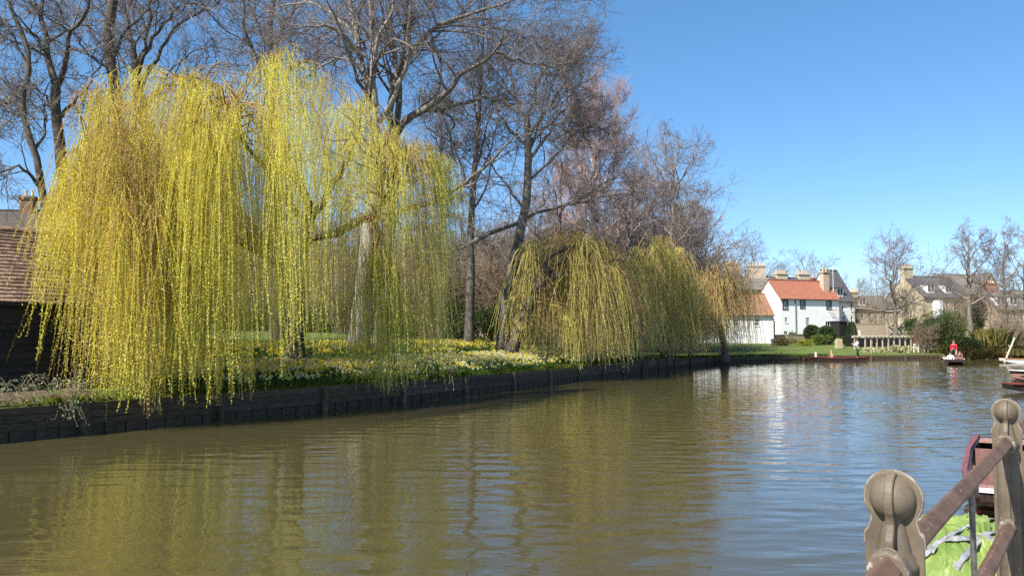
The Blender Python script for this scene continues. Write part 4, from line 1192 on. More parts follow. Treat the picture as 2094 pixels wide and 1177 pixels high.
def stems_mesh(rng, rx, ry, h, n, r=0.02):
    a = rng.uniform(0, 6.28, n); q = np.sqrt(rng.random(n))
    P0 = np.stack([0.3 * rx * q * np.cos(a), 0.3 * ry * q * np.sin(a), np.full(n, -0.1)], 1)
    P1 = np.stack([0.85 * rx * q * np.cos(a), 0.85 * ry * q * np.sin(a), h * rng.uniform(0.55, 0.95, n)], 1)
    t = np.linspace(0, 1, 6)[None, :, None]
    Pm = P0[:, None] * (1 - t) + P1[:, None] * t + rng.normal(0, 0.03 * h, (n, 6, 3)) * t
    return Pm, np.linspace(r, r * 0.4, 6)[None] * rng.uniform(0.7, 1.3, (n, 1))

def twig_shrub(name, label, px, py, d, wpx, top, seed, group=None, mat_='shrub_twig', dens=1.0):
    b = W(px, py, d); z = gz1(b[0], b[1]); h = W(px, top, d)[2] - z; rx = wpx / 2 / F_PX * d
    rng = np.random.default_rng(seed)
    T = thing(name, label, 'shrub', (b[0], b[1], z), group=group)
    P, Rr = stems_mesh(rng, rx, rx * .8, h, int(26 * dens), 0.03)
    V, F = tubes([(P, Rr)], 4); link('stem', npmesh('stem', V, [F], True), M[mat_], T)
    lv = grow(rng, P, Rr, [dict(K=6, n=4, lr=(0.3, 0.6), ang=(0.3, 0.9), trop=0.08, wig=0.25, tmin=0.15, rr=0.6, rmin=0.012),
                           dict(K=5, n=3, lr=(0.35, 0.7), ang=(0.3, 1.0), trop=0.05, wig=0.28, tmin=0.15, rr=0.6, rmin=0.009),
                           dict(K=3, n=2, lr=(0.5, 0.8), ang=(0.3, 1.0), trop=0.03, wig=0.28, tmin=0.15, rr=0.7, rmin=0.008)])
    V, F = tubes(lv, 3); link('twigs', npmesh('twigs', V, [F], True), M[mat_], T)
    return T, h, rx

def leafy_shrub(name, label, px, py, d, wpx, top, seed, c1=(0.03, 0.055, 0.014), c2=(0.075, 0.115, 0.03), n=5000, size=0.12, cat='shrub', group=None, lumps=10, aspect=0.55, ry=0.8, base_z=None):
    b = W(px, py, d); z = gz1(b[0], b[1]) if base_z is None else base_z; h = W(px, top, d)[2] - z; rx = wpx / 2 / F_PX * d
    rng = np.random.default_rng(seed)
    T = thing(name, label, cat, (b[0], b[1], z), group=group)
    P, Rr = stems_mesh(rng, rx, rx * ry, h, 12, 0.03)
    V, F = tubes([(P, Rr)], 4); link('stem', npmesh('stem', V, [F], True), M['bark_dark'], T)
    V, F, C = shrub_mesh(rng, rx, rx * ry, h, n, size, c1, c2, lumps, aspect=aspect)
    link('foliage', npmesh('foliage', V, [F], col=C), M['evergreen'], T)
    return T

# brown thicket that closes the view behind the trees
sh0, h0, r0_ = twig_shrub('bare_shrub', 'brown leafless shrub in the thicket behind the trees', 330, 690, 60, 110, 560, 301, group='brown thicket behind the trees')
sh1, h1, r1_ = twig_shrub('bare_shrub', 'brown leafless shrub in the thicket behind the trees', 700, 690, 64, 115, 570, 302, group='brown thicket behind the trees')
k = 0
rngp = np.random.default_rng(303)
for row, (dep, tops, lo, hi, st) in enumerate([(69, 596, -60, 960, 62), (72, 550, -40, 1330, 58), (84, 515, -60, 1420, 56)]):
    for px in np.arange(lo, hi, st):
        p = px + rngp.uniform(-22, 22); d = dep + rngp.uniform(-4, 4)
        b = W(p, 690, d); z = gz1(b[0], b[1])
        src, hh = (sh0, h0) if k % 2 else (sh1, h1)
        ht = W(p, tops + rngp.uniform(-28, 30), d)[2] - z
        f = max(0.25, ht / hh)
        dup(src, (b[0], b[1], z), rngp.uniform(0, 6.28), (f * rngp.uniform(1.0, 1.4), f * rngp.uniform(1.0, 1.4), f))
        k += 1
for i, (px, d, wpx, top, lab, c1, c2) in enumerate([
    (905, 62, 90, 600, 'dark green bush low behind the straight dark trunk', (0.03, 0.055, 0.014), (0.08, 0.12, 0.03)),
    (1000, 60, 110, 622, 'rounded green bush between the straight trunk and the rugged trunk', (0.035, 0.06, 0.016), (0.09, 0.13, 0.035)),
    (1145, 64, 80, 610, 'deep green bush behind the hanging twigs of the second willow', (0.025, 0.05, 0.018), (0.06, 0.11, 0.04)),
    (265, 52, 90, 632, 'dark green bush beside the shed corner', (0.02, 0.04, 0.012), (0.06, 0.09, 0.025)),
    (640, 66, 120, 625, 'dull green bush far behind the big willow trunk', (0.03, 0.055, 0.014), (0.08, 0.12, 0.03)),
    (520, 64, 120, 640, 'low green bush at the back of the lawn left of the willow trunk', (0.03, 0.055, 0.014), (0.08, 0.12, 0.03)),
    (820, 58, 100, 632, 'olive green bush at the back of the lawn beside the twin trunks', (0.05, 0.065, 0.014), (0.12, 0.14, 0.035)),
    (1075, 60, 60, 640, 'small green bush right of the rugged trunk', (0.03, 0.055, 0.014), (0.08, 0.12, 0.03))]):
    leafy_shrub('green_bush', lab, px, 700, d, wpx, top, 320 + i, c1, c2, n=2600, size=0.17)

# brambles on the strip between shed and wall
def bramble(label, s, o, seed, n=14, size=0.07, hang=False):
    rng = np.random.default_rng(seed)
    b = bpt(np.array(s), np.array(o))
    T = thing('bramble', label, 'plant', b)
    a = rng.uniform(0, 6.28, n); L = rng.uniform(0.5, 1.3, n)
    if hang:
        p, q = bank_at(np.array(s)); a = rng.normal(math.atan2(-q[1], -q[0]), 0.5, n)
    t = np.linspace(0, 1, 8)[None, :]
    up = rng.uniform(0.12, 0.42, n) if not hang else rng.uniform(0.02, 0.1, n)
    P = np.stack([np.cos(a)[:, None] * L[:, None] * t * (0.75 if not hang else 0.45), np.sin(a)[:, None] * L[:, None] * t * (0.75 if not hang else 0.45),
                  up[:, None] * np.sin(t * 2.6) * 1.4 - (0.5 * L[:, None] * np.clip(t - 0.25, 0, 1) ** 1.2 * 1.2 if hang else 0)], -1)
    P += rng.normal(0, 0.02, P.shape)
    V, F = tubes([(P, np.broadcast_to(np.linspace(0.007, 0.003, 8)[None], (n, 8)))], 4)
    link('stem', npmesh('stem', V, [F], True), M['shrub_twig'], T)
    m = n * 16
    i = rng.integers(0, n, m); j = rng.integers(2, 8, m)
    pp = P[i, j] + rng.normal(0, 0.04, (m, 3))
    tint = np.array([0.10, 0.13, 0.05]) + rng.random((m, 1)) * np.array([0.22, 0.22, 0.16])
    V, F, C = leaf_cloud(rng, pp, np.tile([0, 0, 0.4], (m, 1)) + rng.normal(0, 0.5, (m, 3)), size, tint, 0.75)
    link('foliage', npmesh('foliage', V, [F], col=C), M['evergreen'], T)
for i, (px, o, lab, hg) in enumerate([(20, 0.7, 'pale leaved bramble at the foot of the shed, leftmost of the brambles', False), (75, 1.0, 'bramble with arching stems against the black shed wall', False),
                                      (150, 0.8, 'bramble sprawling on the bare soil below the willow twigs', False), (205, 1.3, 'tall bramble by the right corner of the shed', False),
                                      (135, 0.06, 'pale ivy trailing down over the timber wall', True)]):
    bramble(lab, sx(px), o, 340 + i, n=12 if not hg else 8, hang=hg, size=0.05)
# soil strip in front of the shed
sp = np.linspace(sx(-60), sx(240), 24)
og = [0.12, 0.7, 1.4, 2.2]
Gs = np.array([[bpt(np.array(s), np.array(o)) + np.array([0, 0, 0.015]) for o in og] for s in sp])
Gs[..., 2] += np.random.default_rng(8).uniform(0, 0.02, Gs.shape[:2])
ii = np.arange(Gs.shape[0] * 4).reshape(-1, 4)
setp(link('soil_strip', npmesh('soil_strip', Gs.reshape(-1, 3), [np.stack([ii[:-1, :-1], ii[1:, :-1], ii[1:, 1:], ii[:-1, 1:]], -1).reshape(-1, 4)], True), M['soil']), kind='structure')

# white marker post on the lawn
b = W(435, 700, 44); z = gz1(b[0], b[1])
mk = thing('marker_post', 'small white post standing on the lawn behind the willow curtain', 'post', (b[0], b[1], z))
MB().box(-.06, .06, -.05, .05, -.1, .72).build('post', M['frame_w'], mk); MB().box(-.075, .075, -.065, .065, .72, .78).build('cap', M['frame_w'], mk)

# ------------------------------------------------------------------ houses beyond the river bend
class House:
    """gabled house: local x along the front, y into the depth, z up from its foot"""
    def __init__(s, name, label, px, py_eave, d, ang, L=None, px_end=None, D=6.0, He=5.4, Hr=8.0, zb=None, wall='cream', roof='slate', ov=0.25, cat='house'):
        s.u = np.array([math.cos(ang), math.sin(ang)]); s.n = np.array([-s.u[1], s.u[0]])
        p = W(px, 685, d)[:2]; s.o = p
        s.z = gz1(*p) - 0.3 if zb is None else zb
        if L is None:
            k = (px_end - CX) / F_PX
            L = (k * p[1] - p[0]) / (s.u[0] - k * s.u[1])
        s.L, s.D = L, D
        s.He = W(px, py_eave, d)[2] - s.z; s.Hr = Hr + s.He if Hr < 7 else Hr
        s.t = thing(name, label, cat, (p[0], p[1], s.z), ang)
        s.wall, s.roofm, s.wins, s.ov = wall, roof, [], ov
    def fac(s, px, py):
        """photo pixel -> (x, z) on the front"""
        r = W(px, py, 1.0) - np.array([0, 0, CAM_Z])
        k = (s.o @ s.n) / (r[:2] @ s.n)
        q = r * k
        return float((q[:2] - s.o) @ s.u), float(q[2] + CAM_Z - s.z)
    def win(s, x0, y0, x1, y1, **k):
        a, zt = s.fac(x0, y0); b, zb = s.fac(x1, y1)
        _, zt2 = s.fac(x1, y0)
        s.wins.append(dict(x0=a, x1=b, z0=zb, z1=(zt + zt2) / 2, **k)); return s
    def finish(s, gable=True, hip=0.0, chimneys=(), side=True):
        L, D, He, Hr = s.L, s.D, s.He, s.Hr
        w = MB()
        xs = sorted({0.0, L} | {q[k] for q in s.wins for k in ('x0', 'x1')}); zs = sorted({0.0, He} | {q[k] for q in s.wins for k in ('z0', 'z1')})
        xs = [x for x in xs if 0 <= x <= L]; zs = [z for z in zs if 0 <= z <= He]
        for i in range(len(xs) - 1):
            for j in range(len(zs) - 1):
                cx, cz = (xs[i] + xs[i + 1]) / 2, (zs[j] + zs[j + 1]) / 2
                if any(q['x0'] < cx < q['x1'] and q['z0'] < cz < q['z1'] for q in s.wins): continue
                w.add([(xs[i], 0, zs[j]), (xs[i + 1], 0, zs[j]), (xs[i + 1], 0, zs[j + 1]), (xs[i], 0, zs[j + 1])], [(0, 1, 2, 3)])
        for q in s.wins:
            x0, x1, z0, z1, dp = q['x0'], q['x1'], q['z0'], q['z1'], 0.14
            w.add([(x0, 0, z0), (x1, 0, z0), (x1, 0, z1), (x0, 0, z1), (x0, dp, z0), (x1, dp, z0), (x1, dp, z1), (x0, dp, z1)], [(0, 4, 5, 1), (1, 5, 6, 2), (2, 6, 7, 3), (3, 7, 4, 0)])
        w.add([(0, 0, 0), (0, D, 0), (0, D, He), (0, 0, He), (L, 0, 0), (L, D, 0), (L, D, He), (L, 0, He)], [(0, 3, 2, 1), (4, 5, 6, 7), (1, 2, 6, 5), (3, 7, 6, 2)])
        if gable and hip == 0:
            w.add([(0, 0, He), (0, D, He), (0, D / 2, Hr - .12), (L, 0, He), (L, D, He), (L, D / 2, Hr - .12)], [(0, 2, 1), (3, 4, 5)])
        w.build('wall', M[s.wall], s.t)
        r = MB(); ov = s.ov; m = (Hr - He) / (D / 2)
        y0, z0 = -ov, He - ov * m; y1 = D + ov
        e = 0.12 if hip == 0 else ov
        ra, rb = (-e, L + e) if hip == 0 else (hip, L - hip)
        th = 0.13
        top = [(-e, y0, z0), (L + e, y0, z0), (rb, D / 2, Hr), (ra, D / 2, Hr), (-e, y1, z0), (L + e, y1, z0)]
        vs = top + [(x, y, z - th) for x, y, z in top]
        fs = [(0, 1, 2, 3), (5, 4, 3, 2), (6, 9, 8, 7), (8, 9, 10, 11), (0, 6, 7, 1), (4, 5, 11, 10)]
        fs += [(0, 3, 9, 6), (3, 4, 10, 9), (1, 7, 8, 2), (2, 8, 11, 5)] if hip == 0 else [(0, 3, 4), (1, 5, 2), (6, 10, 9), (7, 8, 11), (0, 4, 10, 6), (1, 7, 11, 5)]
        r.add(vs, fs)
        s.roof = r.build('roof', M[s.roofm], s.t)
        MB().beam((ra, D / 2, Hr + .03), (rb, D / 2, Hr + .03), .22, .12).build('ridge', M[s.roofm], s.roof)
        MB().beam((-e, y0 - .05, z0 - .05), (L + e, y0 - .05, z0 - .05), .11, .1).build('gutter', M['frame_d'], s.t)
        for q in s.wins: s._window(**q)
        for c in chimneys: s.chimney(*c)
        return s
    def _window(s, x0, x1, z0, z1, bars=(1, 1), frame='frame_w', sill=True, surround=None, y=0.0):
        f = MB(); g = 0.003; fw = min(0.07, (x1 - x0) * .12); yo = 0.05 + y
        x0, x1, z0, z1 = x0 + g, x1 - g, z0 + g, z1 - g
        for b in ((x0, x0 + fw, z0, z1), (x1 - fw, x1, z0, z1), (x0 + fw, x1 - fw, z0, z0 + fw), (x0 + fw, x1 - fw, z1 - fw, z1)):
            f.box(b[0], b[1], yo, yo + .08, b[2], b[3])
        o = f.build('window', M[frame], s.t)
        nx, nz = bars
        for i in range(1, nx + 1):
            x = x0 + (x1 - x0) * i / (nx + 1)
            MB().box(x - .022, x + .022, yo + .006, yo + .055, z0 + fw, z1 - fw).build('glazing_bar', M['frame_w'], o)
        for i in range(1, nz + 1):
            z = z0 + (z1 - z0) * i / (nz + 1); k = 0.035 if nz == 1 else .022
            MB().box(x0 + fw, x1 - fw, yo + .012, yo + .061, z - k, z + k).build('glazing_bar', M['frame_w'], o)
        MB().box(x0 + fw, x1 - fw, yo + .03, yo + .045, z0 + fw, z1 - fw).build('pane', M['glass'], o)
        if surround:
            sw = MB()
            for b in ((x0 - .1, x0 - .003, z0 - .1, z1 + .1), (x1 + .003, x1 + .1, z0 - .1, z1 + .1), (x0 - .003, x1 + .003, z1 + .005, z1 + .1), (x0 - .003, x1 + .003, z0 - .1, z0 - .005)):
                sw.box(b[0], b[1], -.035, .02, b[2], b[3])
            sw.build('surround', M[surround], o)
        elif sill:
            MB().box(x0 - .06, x1 + .06, -.06, .045, z0 - .1, z0 - .006).build('sill', M['frame_w'], o)
    def chimney(s, x, y, w, dp, zt, mat_='cream', pots=3, z0=None):
        c = MB(); z0 = s.He if z0 is None else z0
        c.box(x - w / 2, x + w / 2, y - dp / 2, y + dp / 2, z0, zt - .35)
        c.box(x - w / 2 - .07, x + w / 2 + .07, y - dp / 2 - .07, y + dp / 2 + .07, zt - .347, zt - .2)
        c.box(x - w / 2 - .14, x + w / 2 + .14, y - dp / 2 - .14, y + dp / 2 + .14, zt - .197, zt)
        o = c.build('chimney', M[mat_], s.t)
        for i in range(pots):
            MB().lathe([(.13, 0), (.11, .12), (.115, .45), (.15, .48), (.14, .55), (.08, .55)], 8, (x - w / 2 + w * (i + .5) / pots, y, zt + .002)).build('chimney_pot', M['pot'], o)
    def dormer(s, x, w, zb, h, mat_='frame_w', roofm=None):
        m = (s.Hr - s.He) / (s.D / 2)
        yf = max((zb - s.He) / m - 0.05, 0.0); yb = min((zb + h - s.He) / m + .3, s.D / 2 + .6)
        d = MB().box(x - w / 2, x + w / 2, yf, yb, zb, zb + h)
        o = d.build('dormer', M[mat_], s.t)
        MB().box(x - w / 2 - .12, x + w / 2 + .12, yf - .15, yb + .05, zb + h + .003, zb + h + .13).build('dormer_roof', M[roofm or s.roofm], o)
        for sg in (-1, 1):
            MB().box(x + sg * w * .23 - w * .17, x + sg * w * .23 + w * .17, yf - .02, yf - .004, zb + .25, zb + h - .15).build('pane', M['glass'], o)

M['tile_dark'] = mat('dark_weathered_tile', (0.045, 0.035, 0.03), (0.10, 0.08, 0.068), 2.5, 0.9, 0.03, (1, 3, 3))
c8 = lambda x, y: (1540 + x / 6.5375, 540 + y / 6.5375)
c2_ = lambda x, y: (1720 + x / 3.679, 440 + y / 3.679)
ANG_W = math.atan2(0.35, 0.937)
h = House('white_house', 'white rendered house with an orange tiled roof facing the river bend', 1596.6, 606.5, 112, ANG_W, px_end=1716, D=4.9, Hr=2.55, wall='white', roof='tile_far')
for a, b, c, d, k in [(400, 482, 466, 606, dict(bars=(2, 3), frame='frame_d', surround='frame_d')), (631, 466, 696, 590, dict(bars=(2, 3), frame='frame_d', surround='frame_d')), (982, 479, 1044, 600, dict(bars=(2, 3), frame='frame_d', surround='frame_d')),
                      (424, 710, 466, 778, dict(bars=(1, 1))), (704, 712, 762, 822, dict(bars=(2, 3))), (967, 762, 1062, 832, dict(bars=(2, 0), surround='frame_w')), (412, 893, 468, 942, dict(bars=(1, 0)))]:
    h.win(*c8(a, b), *c8(c, d), **k)
h.finish(chimneys=())
x, z = h.fac(*c8(560, 460)); x2, z2 = h.fac(*c8(560, 935))
MB().lathe([(.06, z2 - .2), (.06, z - .1)], 8, (x, -.09, 0)).build('drainpipe', M['pipe'], h.t)
MB().box(-.02, h.L + .02, -.025, -.003, h.He - .32, h.He - .12).build('fascia', M['frame_w'], h.t)
x, _ = h.fac(*c8(1045, 400))
h.chimney(x, 1.3, 1.05, .8, h.He + 3.9, 'cream_pink', 2, z0=h.He)
MB().beam((x + 1.2, .9, h.He + 0.5), (x + 1.2, .9, h.He + 4.6), .05, .05).build('aerial_mast', M['frame_w'], h.t)
MB().beam((x + .85, .9, h.He + 4.45), (x + 1.6, .9, h.He + 4.55), .05, .05).build('aerial', M['frame_w'], h.t)
WH = h
# slate roofed white end, a house of its own behind a chimney
e = House('slate_roofed_house', 'white end house under a steep dark slate roof right of the orange tiled roof', 1717, 612.5, 117.6, ANG_W, px_end=1748, D=7, Hr=4.6, wall='white', roof='slate', ov=.2)
for a, b, c, d in [(1188, 520, 1214, 622), (1304, 524, 1332, 626), (1200, 698, 1228, 756), (1304, 704, 1336, 766)]:
    e.win(*c8(a, b), *c8(c, d), bars=(0, 1))
e.finish(chimneys=())
x, z = e.fac(*c8(1180, 435)); x2, z2 = e.fac(*c8(1225, 360))
e.dormer(0.55, 1.1, e.He + 0.45, 1.25)
# dark outbuilding in front of its foot
p0, p1 = c8(1158, 970), c8(1290, 765)
gd = thing('dark_shed', 'low black boarded shed against the foot of the white end house', 'shed', (*W(p0[0], 685, 113.5)[:2], gz1(*W(p0[0], 685, 113.5)[:2]) - .2), ANG_W)
ws = (p1[0] - p0[0]) / F_PX * 113.5; hs_ = W(p0[0], p1[1], 113.5)[2] - gd.location.z
for i in range(9):
    MB().box(ws * i / 9 + .01, ws * (i + 1) / 9 - .01, 0, .06, 0, hs_).build('board', M['blackboard'], gd)
MB().box(.02, ws - .02, .065, 2.6, 0, hs_ - .02).build('wall', M['blackboard'], gd)
MB().prism([(-.1, hs_ + .004), (ws + .1, hs_ + .004), (ws + .1, hs_ + .1), (-.1, hs_ + .1)], -.12, 2.8).build('roof', M['slate'], gd)

# brown roofed cottage left of the white house with a long white wall under it
b = House('brown_roofed_cottage', 'low white cottage with a long brown tiled roof left of the white house', 1420, 640, 100, 0.10, px_end=1581, D=5.5, Hr=2.6, wall='white', roof='tile_brown')
for px in (1455, 1505, 1548):
    b.win(px - 5, 651, px + 5, 666, bars=(1, 1))
b.finish(chimneys=())
b2 = House('brown_roofed_cottage', 'cottage with white wall and brown roof hidden behind the middle small willow', 1290, 652, 92, 0.08, px_end=1412, D=5, Hr=2.4, wall='white', roof='tile_brown')
for px in (1318, 1344, 1370): b2.win(px - 5, 660, px + 5, 673, bars=(1, 1))
b2.finish()
# cream terrace behind with big chimney stacks
c = House('cream_terrace', 'tall cream brick terrace with heavy chimney stacks above the brown roof', 1385, 590, 128, 0.05, px_end=1592, D=9, Hr=2.3, wall='cream', roof='slate_brown')
for px in (1405, 1430, 1462, 1490, 1520, 1548, 1575): c.win(px - 5, 600, px + 5, 616, bars=(0, 1))
c.finish()
for pxc, wpx, top, mt, np_ in [(1458, 26, 533, 'cream_pink', 4), (1516, 30, 536, 'cream', 4), (1567, 34, 540, 'cream_pink', 5)]:
    x, zt = c.fac(pxc, top); c.chimney(x, 4.5, wpx / F_PX * 130, 1.1, zt + .2, mt, np_)
# dark slate house behind the white house
d_ = House('slate_house', 'cream house with slate roof showing just above the orange roof', 1604, 590, 134, ANG_W * .8, px_end=1735, D=8, Hr=2.2, wall='cream', roof='slate')
d_.finish()
for pxc, wpx, top, mt, np_ in [(1625, 25, 557, 'cream', 5), (1671, 26, 558, 'cream', 6)]:
    x, zt = d_.fac(pxc, top); d_.chimney(x, 4.0, wpx / F_PX * 136, 1.2, zt + .15, mt, np_)
x, zt = d_.fac(1680, 566); d_.chimney(x, 2.2, .7, .7, zt, 'redbrick', 1)
x, zt = d_.fac(1579, 560)
# low cream house right of the white house
l = House('low_cream_house', 'low cream house with brown slate roof between the white house and the bare tree', 1746, 629, 126, 0.16, px_end=1834, D=7, Hr=2.0, wall='cream', roof='slate_brown')
for a, b_, cc, dd in [(148, 710, 172, 772), (205, 710, 228, 776), (316, 718, 336, 772)]:
    l.win(*c2_(a, b_), *c2_(cc, dd), bars=(0, 1))
l.finish()
x, zt = l.fac(1763, 594); l.chimney(x, 3.0, 1.7, 1.0, zt, 'cream', 4)
for px in (1752, 1768):
    x, z = l.fac(px, 614); l.dormer(x, 1.15, l.He + .35, 1.2)
# the cream villa
v = House('cream_villa', 'large cream brick villa with grey slate roof and two white dormers', 1890.5, 604.5, 138, 0.27, px_end=1982, D=9.0, Hr=3.7, wall='cream', roof='slate', ov=.3)
for a, b_, cc, dd, k in [(790, 655, 808, 712, {}), (850, 657, 870, 716, {}), (930, 665, 942, 722, {})]:
    v.win(*c2_(a, b_), *c2_(cc, dd), bars=(0, 1), **k)
v.finish()
x, z0 = v.fac(*c2_(690, 720)); x1, z1 = v.fac(*c2_(752, 642))
bay = MB().add([(x, -.01, 0), (x + .5, -.9, 0), (x1 - .5, -.9, 0), (x1, -.01, 0), (x, -.01, z1), (x + .5, -.9, z1), (x1 - .5, -.9, z1), (x1, -.01, z1)], [(0, 1, 5, 4), (1, 2, 6, 5), (2, 3, 7, 6), (4, 5, 6, 7), (3, 2, 1, 0), (0, 4, 7, 3)])
bo = bay.build('bay_window', M['frame_w'], v.t)
for k in range(3):
    a = x + .75 + (x1 - x - 1.5) * k / 3 ; MB().box(a + .05, a + (x1 - x - 1.5) / 3 - .05, -.925, -.905, z0 - 1.2, z1 - .35).build('pane', M['glass'], bo)
for px0, px1_ in ((1901, 1918), (1938, 1954)):
    xa, _ = v.fac(px0, 600); xb, _ = v.fac(px1_, 600); v.dormer((xa + xb) / 2, (xb - xa) * .85, v.He + .55, 1.5)
x, zt = v.fac(1897, 573); v.chimney(x - .3, 4.5, 1.9, 1.0, v.Hr + 1.5, 'cream', 6)
# left gable of the villa is its own wall; a second house peeps out behind it
g = House('gabled_house', 'brown slate house with a round attic window gable behind the tall bare trees', 1948, 600, 152, 0.2, px_end=2034, D=9, Hr=4.0, wall='cream', roof='slate_brown')
g.finish()
x, zt = g.fac(1963, 576); g.chimney(x, 4.5, 2.4, 1.1, zt, 'cream', 5)
xg, zg = g.fac(2022, 600)
gg = MB().prism([(xg - 2, 0.2), (xg + 2, 0.2), (xg + 2, g.He), (xg, g.Hr - .3), (xg - 2, g.He)], -.6, 4).build('gable_wall', M['cream'], g.t)
gr_ = MB().add([(xg - 2.3, -.8, g.He - .35), (xg, -.8, g.Hr - .1), (xg + 2.3, -.8, g.He - .35), (xg - 2.3, 4, g.He - .35), (xg, 4, g.Hr - .1), (xg + 2.3, 4, g.He - .35), (xg - 2.3, -.8, g.He - .2), (xg, -.8, g.Hr + .07), (xg + 2.3, -.8, g.He - .2), (xg - 2.3, 4, g.He - .2), (xg, 4, g.Hr + .07), (xg + 2.3, 4, g.He - .2)],
              [(0, 1, 7, 6), (1, 2, 8, 7), (6, 7, 10, 9), (7, 8, 11, 10), (0, 3, 4, 1), (1, 4, 5, 2), (0, 6, 9, 3), (2, 5, 11, 8), (3, 9, 10, 4), (4, 10, 11, 5)]).build('gable_roof', M['slate_brown'], g.t)
m = MB().lathe([(.34, 0), (.34, .05)], 14); m.v = [(xg + a, -.61 - c_, g.He + .9 + b_) for a, b_, c_ in m.v]; m.build('round_window', M['glass'], g.t)
rh = House('cream_house', 'cream house with dormer and tall windows behind the reeds at the right edge', 2040, 630, 135, 0.15, L=15, D=8, Hr=3.2, wall='cream_pink', roof='slate_brown')
for px in (2050, 2062, 2076, 2090): rh.win(px - 3, 640, px + 3, 655, bars=(0, 1)); rh.win(px - 3, 664, px + 3, 678, bars=(0, 1))
rh.finish()
for px in (2052, 2078):
    x, z = rh.fac(px, 618); rh.dormer(x, 1.5, rh.He + .5, 1.5)
x, zt = rh.fac(2060, 596); rh.chimney(x, 4, 1.8, 1.0, rh.Hr + 1.3, 'redbrick', 4)
# houses glimpsed through the wood on the left
for px0, px1_, ye, dist, lab, wl_, rf, ch in [
    (905, 1120, 556, 98, 'cream house glimpsed between the trunks behind the second willow', 'cream_pink', 'slate_brown', (1000, 500)),
    (560, 760, 560, 104, 'cream house glimpsed through the hanging twigs behind the big willow trunk', 'cream_pink', 'slate_brown', (700, 510)),
    (-90, 85, 476, 66, 'grey house with a brick chimney above the shed roof at the left edge', 'slate_brown', 'tile_dark', (14, 388))]:
    q = House('cream_house' if wl_ == 'cream_pink' else 'grey_house', lab, px0, ye, dist, 0.05, px_end=px1_, D=7, Hr=2.4, wall=wl_, roof=rf)
    for px in np.linspace(px0 + 20, px1_ - 20, 5): q.win(px - 7, ye + 14, px + 7, ye + 44, bars=(0, 1))
    q.finish()
    x, zt = q.fac(*ch); q.chimney(x, 3.4, 1.1, .9, zt, 'brick_dark' if wl_ != 'cream_pink' else 'cream', 2)

# ------------------------------------------------------------------ garden by the white house
def solid_wall(name, label, pts, h, th, m, cat='wall', course=True, seed=0):
    """garden wall following pts (px, d); blocks laid one by one where they are large enough to see"""
    P = [np.array([*W(px, 685, d)[:2]]) for px, d in pts]
    zs = [gz1(*p) for p in P]
    T = thing(name, label, cat, (P[0][0], P[0][1], zs[0]))
    random.seed(seed)
    for i in range(len(P) - 1):
        a, b_ = Vector((*(P[i] - P[0]), zs[i] - zs[0] - .3)), Vector((*(P[i + 1] - P[0]), zs[i + 1] - zs[0] - .3))
        mb = MB(); n = (b_ - a).cross(Vector((0, 0, 1))).normalized() * th / 2
        hh = Vector((0, 0, h + .3))
        mb.add([a - n, b_ - n, b_ + n, a + n, a - n + hh, b_ - n + hh, b_ + n + hh, a + n + hh], [(0, 3, 2, 1), (4, 5, 6, 7), (0, 1, 5, 4), (1, 2, 6, 5), (2, 3, 7, 6), (3, 0, 4, 7)])
        mb.build('wall_panel', M[m], T)
        mb = MB().beam(a + hh + Vector((0, 0, .05)), b_ + hh + Vector((0, 0, .05)), th + .08, .09); mb.build('coping', M[m], T)
    return T
solid_wall('stone_wall', 'low rubble stone garden wall in front of the white house', [(1560, 103), (1610, 104), (1662, 106)], 0.85, .4, 'stone')
solid_wall('garden_wall', 'tall cream garden wall behind the wooden pergola', [(1748, 112), (1816, 114)], 2.0, .3, 'cream_pink')
solid_wall('garden_wall', 'cream wall piece half hidden between gate and big shrub', [(1843, 113), (1885, 114)], 1.2, .3, 'cream')
solid_wall('boundary_wall', 'grey brown wall behind the hanging twigs of the middle small willow', [(1275, 82), (1345, 86), (1410, 90)], 0.9, .3, 'stone')
# double wooden gate
q = W(1816, 690, 113.6); zg = gz1(q[0], q[1])
gt = thing('wooden_gate', 'weathered wooden gate with crossed braces beside the cream garden wall', 'gate', (q[0], q[1], zg), .12)
for i in range(8): MB().box(.25 * i + .01, .25 * i + .24, 0, .04, .08, 1.9).build('board', M['oldwood'], gt)
MB().beam((.05, -.03, .3), (1.95, -.03, 1.7), .1, .05, (0, 1, 0)).build('brace', M['frame_d'], gt)
MB().beam((.05, -.085, 1.7), (1.95, -.085, .3), .1, .05, (0, 1, 0)).build('brace', M['frame_d'], gt)
for x in (-.1, 2.1): MB().box(x - .07, x + .07, -.07, .07, -.2, 2.1).build('post', M['oldwood'], gt)
# black fence behind the pergola
q = W(1728, 690, 95); q2 = W(1878, 690, 97); zf = gz1(q[0], q[1]); Lf = math.hypot(q2[0] - q[0], q2[1] - q[1])
bf = thing('black_fence', 'black boarded fence standing behind the pergola posts', 'fence', (q[0], q[1], zf), math.atan2(q2[1] - q[1], q2[0] - q[0]))
nf = int(Lf / .3)
for i in range(nf):
    x = Lf * i / nf; z = gz1(q[0] + (q2[0] - q[0]) * i / nf, q[1] + (q2[1] - q[1]) * i / nf) - zf
    MB().box(x + .008, x + Lf / nf - .008, 0, .03, z - .1, z + 1.25 + random.uniform(-.02, .02)).build('board', M['blackboard'], bf)
